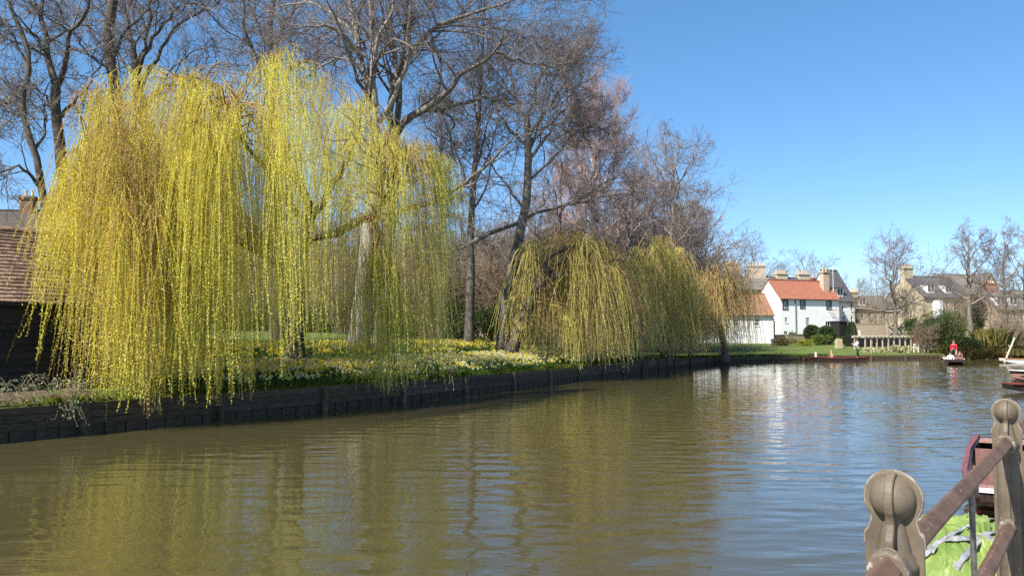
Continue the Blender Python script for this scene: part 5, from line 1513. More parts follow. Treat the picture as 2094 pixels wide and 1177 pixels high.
# pergola
q = W(1769, 690, 87.5); q2 = W(1874, 690, 89.5); Lp = math.hypot(q2[0] - q[0], q2[1] - q[1]); zp = gz1(q[0], q[1])
pg = thing('pergola', 'long low wooden pergola on a row of pale posts along the lawn', 'pergola', (q[0], q[1], zp), math.atan2(q2[1] - q[1], q2[0] - q[0]))
Ht_ = W(1770, 690.5, 87.5)[2] - zp
for i in range(10):
    x = Lp * i / 9; z = gz1(q[0] + (q2[0] - q[0]) * i / 9, q[1] + (q2[1] - q[1]) * i / 9) - zp
    MB().box(x - .06, x + .06, -.06, .06, z - .2, Ht_ - .002).build('post', M['oldwood'], pg)
    if i % 3 == 0: MB().box(x - .055, x + .055, 1.6, 1.72, z - .1, Ht_ - .002).build('post', M['oldwood'], pg)
MB().box(-.3, Lp + .3, -.09, .09, Ht_, Ht_ + .16).build('beam', M['oldwood'], pg)
MB().box(-.3, Lp + .3, 1.58, 1.76, Ht_, Ht_ + .16).build('beam', M['oldwood'], pg)
for i in range(15): MB().box(Lp * i / 14 - .04, Lp * i / 14 + .04, -.3, 2.0, Ht_ + .163, Ht_ + .26).build('rafter', M['oldwood'], pg)
# white gate post
q = W(1757, 690, 103); zq = gz1(q[0], q[1])
gp = thing('white_post', 'plain white post standing left of the pergola', 'post', (q[0], q[1], zq))
MB().box(-.11, .11, -.11, .11, -.2, 1.55).build('shaft', M['frame_w'], gp); MB().box(-.14, .14, -.14, .14, 1.553, 1.63).build('cap', M['frame_w'], gp)
# stone block, bollard, pampas clumps, chairs, life buoy
q = W(1715, 712, 92); zq = gz1(q[0], q[1])
sb = MB().prism([(-.38, 0), (.40, 0), (.36, 1.05), (.1, 1.12), (-.2, 1.1), (-.33, .6)], -.3, .3)
o = sb.build('stone_block', M['stone']); bevel(o, .05); o.location = (q[0], q[1], zq - .05); setp(o, 'upright pale stone block on the lawn behind the punter', 'stone')
q = W(1580, 710, 93); zq = gz1(q[0], q[1])
o = MB().lathe([(.16, -.1), (.16, .75), (.19, .78), (.19, .84), (.1, .92), (.02, .93)], 12).build('bollard', M['pipe']); o.location = (q[0], q[1], zq); setp(o, 'dark grey bollard on the grass below the stone wall', 'bollard')
def pale_clump(label, px, py, d, wpx, hpx, seed):
    leafy_shrub('pampas_clump', label, px, py, d, wpx, py - hpx, seed, (0.34, 0.31, 0.16), (0.55, 0.51, 0.32), n=900, size=0.22, cat='plant', lumps=6)
for i, (px, w_, hh, lab) in enumerate([(1774, 24, 13, 'pale yellow grass clump on the lawn right of the punter'), (1804, 12, 10, 'smallest pale grass clump below the pergola'), (1830, 26, 18, 'tallest pale grass clump below the right half of the pergola'),
                                       (1856, 24, 15, 'pale grass clump left of the white garden chairs')]):
    pale_clump(lab, px, 724, 83, w_, hh, 400 + i)
def chair(label, px, d, rz):
    q = W(px, 720, d); z = gz1(q[0], q[1])
    T = thing('garden_chair', label, 'chair', (q[0], q[1], z), rz, group='white garden chairs')
    for x in (-.22, .22):
        for y, hh in ((-.2, .44), (.22, .9)): MB().box(x - .025, x + .025, y - .025, y + .025, 0, hh).build('leg', M['frame_w'], T)
    MB().box(-.25, .25, -.23, .19, .443, .48).build('seat', M['frame_w'], T)
    for k in range(3): MB().box(-.19, .19, .2, .235, .55 + .13 * k, .63 + .13 * k).build('back_slat', M['frame_w'], T)
chair('left one of the two white garden chairs by the landing', 1874, 84, 2.6); chair('right one of the two white garden chairs by the landing', 1884, 84.5, 3.6)
q = W(1876, 716, 85); zq = gz1(q[0], q[1])
lb = thing('lifebuoy_stand', 'red lifebuoy holder on a thin post by the landing', 'lifebuoy', (q[0], q[1], zq))
MB().box(-.04, .04, -.04, .04, -.2, 1.4).build('post', M['oldwood'], lb)
tor = MB(); n = 16
vs = []
for i in range(n):
    a = 2 * math.pi * i / n
    for j in range(6):
        b_ = 2 * math.pi * j / 6; rr = .30 + .09 * math.cos(b_); vs.append((rr * math.cos(a), -.12 + .07 * math.sin(b_), 1.12 + rr * math.sin(a)))
tor.add(vs, [(i * 6 + j, ((i + 1) % n) * 6 + j, ((i + 1) % n) * 6 + (j + 1) % 6, i * 6 + (j + 1) % 6) for i in range(n) for j in range(6)])
tor.build('ring', M['red_plastic'], lb, smooth=True)
# thin metal hand rail at the end of the landing
q = W(1890, 730, 81); q2 = W(1911, 730, 81.5); zq = .5
hr = thing('hand_rail', 'thin grey hand rail at the right end of the landing', 'railing', (q[0], q[1], zq))
dx = q2[0] - q[0]
for x in (0, dx): MB().box(x - .025, x + .025, -.025, .025, -.1, .9).build('post', M['pipe'], hr)
MB().box(-.025, dx + .025, -.025, .025, .903, .95).build('bar', M['pipe'], hr)

# topiary, yews and borders
def ball_tree(label, px, d, top, wpx, seed, col=((0.03, 0.055, 0.02), (0.07, 0.11, 0.035))):
    q = W(px, 700, d); z = gz1(q[0], q[1]); r = wpx / 2 / F_PX * d; H = W(px, top, d)[2] - z
    rng = np.random.default_rng(seed); T = thing('topiary_tree', label, 'tree', (q[0], q[1], z))
    MB().lathe([(.09, -.2), (.06, H - 1.6 * r), (.05, H - r)], 8).build('trunk', M['bark'], T, smooth=True)
    n = 6500; dd = rng.normal(size=(n, 3)); dd /= np.linalg.norm(dd, axis=1, keepdims=True)
    P = dd * (r * (1 - .55 * rng.random(n) ** 1.6))[:, None] + [0, 0, H - r]
    t = np.array(col[0]) + (np.array(col[1]) - np.array(col[0])) * rng.random((n, 1))
    V, F, C = leaf_cloud(rng, P, dd, .16, t); link('crown', npmesh('crown', V, [F], col=C), M['evergreen'], T)
ball_tree('clipped ball tree against the white house, left of the pair', 1660.5, 103, 664.5, 31, 420, ((0.035, 0.05, 0.022), (0.075, 0.095, 0.04)))
ball_tree('clipped ball tree against the white house, right of the pair', 1690, 101, 666.5, 35, 421)
leafy_shrub('green_bush', 'loose bright green bush at the foot of the right ball tree', 1686, 705, 99, 44, 684, 422, (0.06, 0.09, 0.02), (0.13, 0.18, 0.045), n=2200, size=.16)
leafy_shrub('green_bush', 'yellow green bush between the two ball trees', 1668, 705, 100, 22, 684, 423, (0.11, 0.13, 0.03), (0.22, 0.22, 0.05), n=1000, size=.15)
leafy_shrub('green_bush', 'low dark bush right of the ball trees', 1728, 702, 100, 34, 686, 424, n=1400, size=.16)
leafy_shrub('green_bush', 'grey green mound left of the white post', 1745, 702, 98, 26, 690, 425, (0.06, 0.075, 0.04), (0.12, 0.14, 0.075), n=1200, size=.14)
leafy_shrub('green_bush', 'round bush below the basement window of the white house', 1621, 688, 108, 20, 678, 426, n=900, size=.16)
leafy_shrub('green_bush', 'brownish border bush before the left half of the stone wall', 1600, 700, 97, 60, 690, 427, (0.10, 0.075, 0.035), (0.17, 0.13, 0.055), n=1500, size=.16)
leafy_shrub('green_bush', 'yellow flowering border under the right half of the stone wall', 1645, 702, 97, 46, 693, 428, (0.10, 0.12, 0.02), (0.36, 0.33, 0.05), n=1200, size=.13)
for lab, px, d, base_, top, wpx, seed in [('dark columnar yew at the left corner of the white house', 1577, 108, 688, 643, 15, 430), ('dark columnar yew in front of the black shed', 1742, 103, 700, 657, 19, 431)]:
    q = W(px, base_, d); z = gz1(q[0], q[1]); r = wpx / 2 / F_PX * d; H = W(px, top, d)[2] - z
    rng = np.random.default_rng(seed); T = thing('yew_tree', lab, 'tree', (q[0], q[1], z))
    MB().lathe([(.12, -.2), (.08, H * .6), (.03, H * .9)], 8).build('trunk', M['bark_dark'], T)
    n = 3800; hh = rng.uniform(.08, 1, n); a = rng.uniform(0, 6.28, n)
    rr = r * np.sqrt(np.clip(np.sin(np.pi * np.clip(hh * .78 + .18, 0, 1)), .05, 1)) * (1 - .3 * rng.random(n) ** 2)
    P = np.stack([rr * np.cos(a), rr * np.sin(a), hh * H * .97], 1)
    t = np.array([.02, .034, .014]) + np.array([.035, .05, .02]) * rng.random((n, 1))
    V, F, C = leaf_cloud(rng, P, np.stack([np.cos(a) * .5, np.sin(a) * .5, np.full(n, .8)], 1), .14, t, .4); link('crown', npmesh('crown', V, [F], col=C), M['evergreen'], T)

# far right bank: big shrub, reeds, ivy clad tree
leafy_shrub('big_shrub', 'large dark olive shrub overhanging the water on the far bank', 1925, 738, 82.5, 132, 634, 440, (0.035, 0.055, 0.018), (0.085, 0.105, 0.035), n=20000, size=.16, lumps=22, aspect=.4)
leafy_shrub('big_shrub', 'dark glossy shrub behind the left of the large olive shrub', 1868, 700, 108, 52, 643, 441, (0.02, 0.045, 0.016), (0.05, 0.09, 0.03), n=2600, size=.24)
leafy_shrub('big_shrub', 'dark low shrub at the water edge behind the punt with the red jacket', 1985, 738, 81.2, 70, 690, 442, (0.018, 0.03, 0.014), (0.045, 0.06, 0.025), n=5000, size=.14)
leafy_shrub('ivy_clad_tree', 'dark ivy covered tree between the villa and the tall bare trees', 1999, 690, 118, 46, 592, 443, (0.016, 0.026, 0.012), (0.04, 0.055, 0.022), n=4500, size=.26, cat='tree', lumps=12)
twig_shrub('bare_shrub', 'reddish brown bare stems at the left foot of the large olive shrub', 1893, 730, 81.5, 44, 672, 444, mat_='shrub_twig')
def reeds(label, px, d, wpx, top, seed, n=3200, c1=(0.26, 0.235, 0.07), c2=(0.42, 0.39, 0.14), base_py=735, name='reed_clump'):
    q = W(px, base_py, d); z = gz1(q[0], q[1]); rx = wpx / 2 / F_PX * d; H = W(px, top, d)[2] - z
    rng = np.random.default_rng(seed); T = thing(name, label, 'plant', (q[0], q[1], z))
    P = np.stack([rng.normal(0, rx * .45, n), rng.normal(0, rx * .35, n), np.full(n, -.1)], 1)
    V, F, C = blades(rng, P, H * .85, .013, .25, np.array(c1) + (np.array(c2) - np.array(c1)) * rng.random((n, 1)))
    k = rng.integers(0, n, n * 2); tp = V.reshape(-1, 5, 3)[k, 3]
    P2 = P[k] + (tp - P[k]) * rng.uniform(.35, 1, (n * 2, 1)) + rng.normal(0, .05, (n * 2, 3))
    V2, F2, C2 = leaf_cloud(rng, P2, np.tile([0, 0, -.3], (n * 2, 1)), .26, (np.array(c1) + (np.array(c2) - np.array(c1)) * rng.random((n * 2, 1))) * .9, .14)
    link('stalk', npmesh('stalk', V, [F], col=C), M['grassblade'], T, 'stuff'); link('foliage', npmesh('foliage', V2, [F2], col=C2), M['grassblade'], T)
reeds('tall yellow green bamboo clump right of the large olive shrub', 2030, 83, 60, 672, 450)
reeds('low yellow reeds along the far right water edge', 2060, 81.5, 110, 710, 451, n=2400, c1=(0.17, 0.15, 0.05), c2=(0.30, 0.26, 0.10))
reeds('short rough grass tuft at the end of the landing', 1922, 80.3, 44, 722, 452, n=600, c1=(0.12, 0.14, 0.03), c2=(0.24, 0.22, 0.06), name='grass_tuft')
twig_shrub('bare_shrub', 'reddish leafless shrub below the tall bare trees at the right edge', 2060, 720, 98, 90, 640, 453)
twig_shrub('bare_shrub', 'brown leafless shrub right of the bamboo clump', 2085, 730, 84, 70, 670, 454)
# far trees
LV_FAR = [dict(CROWN[0], K=5, n=6, rmin=.035, lr=(.4, .8)), dict(CROWN[1], K=5, n=4, rmin=.02), dict(CROWN[2], K=4, n=3, rmin=.014), dict(CROWN[3], K=2, n=2, rmin=.011)]
simple_tree('bare_tree', 'wide round bare tree in front of the cream villa', 1831, 700, 530, 112, 92, 501, .34, n=14, levels=LV_FAR, zlo=.28, twig='twig_far', tilt=(.35, 1.3), trop=.03)
simple_tree('bare_tree', 'tall narrow bare tree left of the pair at the right edge', 1987, 700, 452, 104, 52, 502, .36, n=13, levels=LV_FAR, zlo=.3, twig='twig_far', tilt=(.35, 1.2), trop=.02)
simple_tree('bare_tree', 'tall bare tree leaning at the right edge of the photo', 2062, 710, 462, 104, 52, 503, .3, n=12, levels=LV_FAR, zlo=.25, twig='twig_far', tilt=(.35, 1.2), trop=.02)
simple_tree('bare_tree', 'bare tree just beyond the right edge', 2105, 710, 470, 108, 52, 508, .3, n=10, levels=LV_FAR, zlo=.3, twig='twig_far')
ft = simple_tree('bare_tree', 'hazy bare tree behind the heavy chimney stacks', 1545, 690, 500, 165, 52, 504, .35, n=9, levels=LV_FAR, zlo=.3, twig='twig_far')
ft2 = simple_tree('bare_tree', 'hazy bare tree behind the slate roofs of the white house', 1640, 690, 536, 170, 52, 505, .35, n=9, levels=LV_FAR, zlo=.3, twig='twig_far')
for i, (px, d, wpx, top, lab) in enumerate([(1795, 116, 70, 600, 'brown leafless bush before the low cream house'), (1862, 118, 60, 590, 'brown leafless bush left of the villa front'), (1965, 112, 60, 600, 'brown leafless bush at the right end of the villa'), (1745, 122, 40, 606, 'small leafless bush right of the slate roof'), (2040, 112, 80, 590, 'tall leafless bush before the house at the right edge')]):
    twig_shrub('bare_shrub', lab, px, 690, d, wpx, top, 540 + i, dens=.7)
rngf = np.random.default_rng(506)
for i, (px, top, d, lab) in enumerate([(1490, 520, 170, 'hazy bare tree left of the heavy chimney stacks'), (1595, 540, 180, 'small hazy bare tree between the chimney stacks'), (1690, 548, 185, 'hazy bare tree above the brick chimney of the white house'),
        (1760, 575, 175, 'hazy bare tree above the low cream house'), (1800, 580, 190, 'faint bare tree behind the wide round tree'), (1870, 570, 195, 'faint bare tree behind the villa roof'), (1940, 570, 190, 'faint bare tree between villa and tall tree'),
        (2010, 580, 185, 'faint bare tree behind the ivy covered tree'), (2080, 570, 180, 'faint bare tree behind the house at the right edge'), (1440, 530, 175, 'faint bare tree behind the third willow')]):
    b = W(px, 690, d); z = gz1(b[0], b[1]); src = ft if i % 2 else ft2
    H0 = (W(1545, 500, 165)[2] if i % 2 else W(1640, 536, 170)[2]) - 2.5
    f = (W(px, top, d)[2] - z) / H0
    dup(src, (b[0], b[1], z), rngf.uniform(0, 6.28), (f * 1.15, f * 1.15, f), label=lab)
# a far wooded skyline so the ground does not end on the bare horizon
hed = np.random.default_rng(507); n = 16000
az = hed.uniform(-0.75, 0.85, n); dd = hed.uniform(215, 260, n)
P = np.stack([dd * np.sin(az), dd * np.cos(az), 2.2 + hed.random(n) ** 1.3 * (5.5 + 2.2 * np.sin(az * 17) + 1.4 * np.sin(az * 41 + 1))], 1)
t = np.array([.09, .075, .06]) + np.array([.08, .065, .05]) * hed.random((n, 1))
V, F, C = leaf_cloud(hed, P, np.tile([0, 0, .3], (n, 1)), 2.2, t, .3)
setp(link('distant_wood', npmesh('distant_wood', V, [F], col=C), M['evergreen']), kind='stuff')

rb = np.random.default_rng(520); n = 14000
s0_, s1_ = bank_s_of_y(79.3), bank_s_of_y(88)
ss = rb.uniform(s0_, s1_, n); oo = -0.45 + rb.exponential(.9, n)
P = bpt(ss, oo); P[:, 2] = np.where(oo < .3, np.interp(oo, [-.5, .3], [-.05, .48]), P[:, 2])
t = np.array([.10, .085, .03]) + np.array([.16, .13, .05]) * rb.random((n, 1))
V, F, C = blades(rb, P, .75, .016, .5, t)
setp(link('bank_sedge', npmesh('bank_sedge', V, [F], col=C), M['grassblade']), kind='stuff')
for i, (px, d, wpx, top, lab) in enumerate([(1945, 80.2, 46, 712, 'low olive bush at the water edge left of the punt with the red jacket'), (2020, 82.5, 50, 712, 'low olive bush at the water edge below the bamboo clump'), (2085, 84.5, 60, 708, 'low olive bush at the water edge at the right side of the photo')]):
    leafy_shrub('green_bush', lab, px, 738, d, wpx, top, 530 + i, (.05, .055, .02), (.13, .125, .045), n=3000, size=.14, aspect=.4)

# muddy natural bank right of the landing
ss = np.linspace(bank_s_of_y(79.15), bank_s_of_y(96), 60); rbk = np.random.default_rng(521)
offs = [-.9, -.45, -.1, .25, .7]; zz = [-.45, -.05, .22, .46, .56]
Gm = np.array([[[*(bank_at(np.array(s))[0] + bank_at(np.array(s))[1] * (o + rbk.normal(0, .1))), z + rbk.normal(0, .04)] for o, z in zip(offs, zz)] for s in ss])
ii = np.arange(Gm.shape[0] * 5).reshape(-1, 5)
setp(link('mud_bank', npmesh('mud_bank', Gm.reshape(-1, 3), [np.stack([ii[:-1, :-1], ii[1:, :-1], ii[1:, 1:], ii[:-1, 1:]], -1).reshape(-1, 4)], True), M['soil']), kind='structure')

# ------------------------------------------------------------------ punts
def punt_shell(L, Wd, H, th=.05):
    """flat-bottomed boat, bow and stern swimming up; local x along the boat"""
    xs = np.array([0, .12, .5, 1.1, 1.8, L - 1.8, L - 1.1, L - .5, L - .12, L])
    bz = np.array([H * .62, H * .5, H * .22, H * .04, -.12, -.12, H * .04, H * .22, H * .5, H * .62])
    hw = np.array([.78, .80, .84, .92, 1, 1, .92, .84, .80, .78]) * Wd / 2
    tz = H + np.array([.07, .065, .05, .025, 0, 0, .025, .05, .065, .07])
    rings = []
    for x, b_, w, t in zip(xs, bz, hw, tz):
        rings.append([(x, -w, t), (x, -w * .88, b_), (x, w * .88, b_), (x, w, t), (x, w - th, t), (x, w * .88 - th, b_ + th), (x, -w * .88 + th, b_ + th), (x, -w + th, t)])
    vs = [v for r in rings for v in r]; n = len(rings); fs = []
    for i in range(n - 1):
        for j in range(8):
            k = (j + 1) % 8
            fs.append((i * 8 + j, (i + 1) * 8 + j, (i + 1) * 8 + k, i * 8 + k))
    fs += [tuple(range(8)), tuple(reversed(range((n - 1) * 8, n * 8)))]
    m = MB().add(vs, fs)
    # close the two ends with a transom
    for e, sgn in ((0, 1), (n - 1, -1)):
        r = rings[e]; x = r[0][0]
        m.add([(x, *r[0][1:]), (x, *r[1][1:]), (x, *r[2][1:]), (x, *r[3][1:]), (x + sgn * .06, *r[0][1:]), (x + sgn * .06, *r[1][1:]), (x + sgn * .06, *r[2][1:]), (x + sgn * .06, *r[3][1:])],
              [(0, 1, 2, 3), (7, 6, 5, 4), (0, 3, 7, 4)])
    return m, xs, hw, tz
def punt(label, loc, rz, L=6.4, Wd=.95, H=.34, hull='hull_dark', inner='hull_red', rim=None, deck='hull_red', deck_len=1.6, bow_deck=0.5, seats=(2.6, 4.3), pad='red_pad', group='punts on the river', bk=.28):
    T = thing('punt', label, 'punt', (loc[0], loc[1], loc[2] if len(loc) > 2 else 0), rz, group=group)
    m, xs, hw, tz = punt_shell(L, Wd, H); m.build('hull', M[hull], T)
    for sgn in (-1, 1):
        g = MB()
        for i in range(len(xs) - 1):
            g.beam((xs[i], sgn * (hw[i] + .012), tz[i] + .028), (xs[i + 1], sgn * (hw[i + 1] + .012), tz[i + 1] + .028), .075, .05)
        g.build('gunwale', M[rim or hull], T)
    def deckmesh(x0, x1):
        n = 7; xq = np.linspace(x0, x1, n); wq = np.interp(xq, xs, hw) - .035; zq = np.interp(xq, xs, tz) - .012
        vs = [(x, s * w, z + (.05 if False else 0)) for x, w, z in zip(xq, wq, zq) for s in (-1, 1)]
        vs += [(x, y, z - .03) for x, y, z in vs]
        k = 2 * n; fs = []
        for i in range(n - 1):
            a = 2 * i; fs += [(a, a + 2, a + 3, a + 1), (k + a + 1, k + a + 3, k + a + 2, k + a), (a, k + a, k + a + 2, a + 2), (a + 1, a + 3, k + a + 3, k + a + 1)]
        fs += [(0, 1, k + 1, k), (2 * n - 1, 2 * n - 2, k + 2 * n - 2, k + 2 * n - 1)]
        return MB().add(vs, fs)
    deckmesh(.07, deck_len).build('deck', M[deck], T)
    deckmesh(L - bow_deck, L - .07).build('deck', M[deck], T)
    nfl = 5
    for k in range(nfl):
        w = Wd * .84 / nfl
        MB().box(1.85, L - 1.85, -Wd * .42 + w * k + .008, -Wd * .42 + w * (k + 1) - .008, -.06, -.035).build('floor_board', M[inner], T)
    for sx_ in seats:
        sb_ = MB().add([(sx_, -Wd * .40, -.03), (sx_, Wd * .40, -.03), (sx_ - .22, Wd * .40, H + bk), (sx_ - .22, -Wd * .40, H + bk), (sx_ + .04, -Wd * .40, -.03), (sx_ + .04, Wd * .40, -.03), (sx_ - .18, Wd * .40, H + bk), (sx_ - .18, -Wd * .40, H + bk)],
                       [(0, 1, 2, 3), (7, 6, 5, 4), (0, 4, 5, 1), (1, 5, 6, 2), (2, 6, 7, 3), (3, 7, 4, 0)])
        sb_.build('seat_back', M[pad], T)
        o = MB().box(sx_ + .06, sx_ + .62, -Wd * .39, Wd * .39, -.03, .09).build('cushion', M[pad], T); bevel(o, .03)
    return T

# ------------------------------------------------------------------ people
def skin(name, J, E, mat_, parent, root=0, sub=1):
    me = bpy.data.meshes.new(name)
    me.from_pydata([j[:3] for j in J], [], [])
    me = bpy.data.meshes.new(name); me.from_pydata([tuple(j[:3]) for j in J], E, [])
    o = link(name, me, mat_, parent)
    md = o.modifiers.new('skin', 'SKIN'); md.use_smooth_shade = True
    for i, j in enumerate(J):
        r = j[3]; me.skin_vertices[0].data[i].radius = (r, r * (j[4] if len(j) > 4 else 1))
    me.skin_vertices[0].data[root].use_root = True
    s_ = o.modifiers.new('sub', 'SUBSURF'); s_.levels = s_.render_levels = sub
    return o
def V3(*a): return np.array(a, float)
def person(label, loc, rz, pose='stand', top='cloth_white', legs='cloth_black', hair='hair_dark', arms='forward', lean=0.0, scale=1.0, shoes='cloth_black', bow=0.0):
    """faces local +x"""
    T = thing('person', label, 'person', loc, rz); T.scale = (scale,) * 3
    if pose == 'stand':
        pel = V3(0, 0, .93)
        hips = {s: V3(0, s * .09, .90) for s in (-1, 1)}
        kn = {1: V3(.10, .11, .50), -1: V3(-.02, -.12, .49)}; an = {1: V3(.06, .12, .09), -1: V3(-.12, -.13, .09)}
        toe = {1: V3(.20, .14, .04), -1: V3(.02, -.16, .04)}
        up = V3(math.sin(lean), 0, math.cos(lean))
    else:   # sitting low with legs stretched along the boat
        pel = V3(0, 0, .14)
        hips = {s: V3(.04, s * .09, .13) for s in (-1, 1)}
        kn = {1: V3(.42, .11, .36), -1: V3(.44, -.10, .28)}; an = {1: V3(.72, .11, .10), -1: V3(.82, -.10, .08)}
        toe = {1: V3(.80, .12, .20), -1: V3(.92, -.11, .18)}
        up = V3(math.sin(lean - .2), 0, math.cos(lean - .2))
    waist = pel + up * .20; chest = pel + up * .40; nb = pel + up * .53
    neck = nb + up * .05; fwd = V3(math.cos(lean + bow), 0, -math.sin(lean + bow))
    head = neck + up * .14 + fwd * .03
    sh = {s: pel + up * .48 + V3(0, s * .185, 0) for s in (-1, 1)}
    ar = {'forward': {1: (V3(.13, .24, -.22), V3(.36, .14, -.20)), -1: (V3(.16, -.22, -.20), V3(.40, -.06, -.10))},
          'down': {1: (V3(.02, .26, -.28), V3(.12, .24, -.53)), -1: (V3(.02, -.26, -.28), V3(.12, -.24, -.53))},
          'lap': {1: (V3(.06, .26, -.26), V3(.28, .12, -.34)), -1: (V3(.06, -.26, -.26), V3(.28, -.10, -.36))}}[arms]
    el = {s: pel + up * .48 + ar[s][0] for s in (-1, 1)}; wr = {s: pel + up * .48 + ar[s][1] for s in (-1, 1)}
    J = []; E = []
    def j(p, r, q=1.0): J.append((*p, r, q)); return len(J) - 1
    ip = j(pel, .125, .85); iw = j(waist, .112, .8); ic = j(chest, .135, .78); inb = j(nb, .075); ink = j(neck, .052); ih0 = j(neck + up * .07, .072); ih = j(head, .088, .92); iht = j(head + up * .085, .062)
    E += [(ip, iw), (iw, ic), (ic, inb), (inb, ink), (ink, ih0), (ih0, ih), (ih, iht)]
    for s in (-1, 1):
        a = j(sh[s], .06); b_ = j(el[s], .044); c_ = j(wr[s], .03)
        E += [(inb, a), (a, b_), (b_, c_)]
        h_ = j(hips[s], .088); k_ = j(kn[s], .058); n_ = j(an[s], .04); t_ = j(toe[s], .034)
        E += [(ip, h_), (h_, k_), (k_, n_), (n_, t_)]
    skin('body', J, E, M['skin'], T, 0)
    # clothing, cut a little wider than the body
    J = []; E = []
    a0 = j(pel + up * .02, .150, .9); a1 = j(waist, .140, .88); a2 = j(chest, .163, .82); a3 = j(nb - up * .01, .088)
    E += [(a0, a1), (a1, a2), (a2, a3)]
    for s in (-1, 1):
        b0 = j(sh[s], .078); b1 = j(el[s], .060); b2 = j(wr[s] * .97 + el[s] * .03, .043); E += [(a3, b0), (b0, b1), (b1, b2)]
    skin('jacket', J, E, M[top], T, 1)
    J = []; E = []
    a0 = j(pel + up * .05, .136, .9); a1 = j(pel, .145, .9); E.append((a0, a1))
    for s in (-1, 1):
        b0 = j(hips[s], .103); b1 = j(kn[s], .074); b2 = j(an[s] + (kn[s] - an[s]) * .06, .056); E += [(a1, b0), (b0, b1), (b1, b2)]
    skin('trousers', J, E, M[legs], T, 1)
    hm = MB().ball(head + up * .045 - fwd * .022, (.098, .090, .092), 12, 8); hm.build('hair', M[hair], T, smooth=True)
    fm = MB().ball(head + fwd * .092 - up * .01, (.02, .014, .022), 6, 5); fm.build('nose', M['skin'], T, smooth=True)
    for s in (-1, 1):
        MB().ball(head + V3(0, s * .086, 0), (.02, .012, .03), 6, 5).build('ear', M['skin'], T, smooth=True)
        MB().ball(head + fwd * .083 + V3(0, s * .032, .015), .011, 6, 5).build('eye', M['cloth_black'], T, smooth=True)
        d = wr[s] - el[s]; d /= np.linalg.norm(d); sd = np.cross(d, V3(0, 0, 1)); sd /= max(np.linalg.norm(sd), 1e-6); u_ = np.cross(sd, d)
        palm = wr[s] + d * .055
        hb = []
        hb.append((np.array([wr[s], wr[s] + d * .03, palm + d * .02, palm + d * .045])[None], np.array([.026, .036, .040, .034])[None]))
        for f_, ln in zip((-1.5, -.5, .5, 1.5), (.062, .075, .072, .056)):
            b0 = palm + d * .03 + sd * f_ * .019; b1 = b0 + d * ln * .5 - u_ * .012; b2 = b1 + d * ln * .25 - u_ * .03; b3 = b2 - u_ * .022 - d * .008
            hb.append((np.array([b0, b1, b2, b3])[None], np.array([.011, .010, .009, .007])[None]))
        b0 = palm - d * .02 + sd * s * .03; hb.append((np.array([b0, b0 + sd * s * .03 + d * .02, b0 + sd * s * .035 + d * .045 - u_ * .02, b0 + sd * s * .03 + d * .062 - u_ * .03])[None], np.array([.014, .012, .011, .008])[None]))
        Vh, Fh = tubes(hb, 7); link('hand', npmesh('hand', Vh, [Fh], True), M['skin'], T)
        f0, f1 = an[s], toe[s]
        o = MB().beam(f0 + (f0 - f1) * .35 - V3(0, 0, .035), f1 + (f1 - f0) * .12, .085, .075).build('shoe', M[shoes], T); bevel(o, .025)
    return T

# far dark punt with a punter in white
ang = -0.10
pA = W(1659, 738, 74.5); L1 = 4.9
p1 = punt('dark punt with a thin red stripe gliding before the far landing', (pA[0], pA[1], 0), ang, L=L1, Wd=.95, H=.32, hull='hull_dark', rim='hull_red', deck='hull_dark', deck_len=.9, bow_deck=1.5, seats=(1.7,))
def on(p, x, y, z): 
    c, s_ = math.cos(p.rotation_euler[2]), math.sin(p.rotation_euler[2]); return (p.location[0] + c * x - s_ * y, p.location[1] + s_ * x + c * y, z)
person('person in white shirt and black trousers standing at the end of the dark punt', on(p1, L1 - .75, 0, .31), math.pi + ang, top='cloth_white', arms='forward', lean=.05, shoes='cloth_white')
person('fair haired person in tan sitting low in the dark punt', on(p1, 1.85, 0, .06), ang, 'sit', top='cloth_tan', legs='cloth_black', hair='hair_fair', arms='lap', lean=.1)
# small white pole marker by the landing is the bow light board of the punt
MB().box(.32, .48, -.04, .04, .36, .86).build('backboard', M['boat_white'], p1)
# punt with the red jacket, its flat bow towards the viewer
pB = W(1955, 748, 65); aB = math.radians(64)
p2 = punt('dark punt with a white flat bow carrying a crew and the red jacketed punter', (pB[0], pB[1], 0), aB, L=6.0, Wd=1.45, H=.40, hull='hull_dark', rim='boat_white', deck='boat_white', deck_len=.5, bow_deck=1.3, seats=(1.6, 3.2))
person('person in a red jacket standing at the back of the crowded punt', on(p2, 4.95, -.1, .41), aB + math.pi, top='cloth_red', legs='cloth_black', hair='hair_fair', arms='down', lean=.30, scale=.86)
person('passenger in a white top at the front of the crowded punt', on(p2, 1.25, .32, .12), aB + math.pi, 'sit', top='cloth_white', hair='hair_dark', arms='lap', scale=.95, lean=.05)
person('passenger in dark clothes in the middle of the crowded punt', on(p2, 1.9, -.15, .12), aB + math.pi, 'sit', top='cloth_black', hair='hair_fair', arms='lap', lean=.05)
person('passenger in dark clothes on the right side of the crowded punt', on(p2, 2.4, -.42, .14), aB + math.pi, 'sit', top='cloth_black', hair='hair_dark', arms='lap', lean=.1)
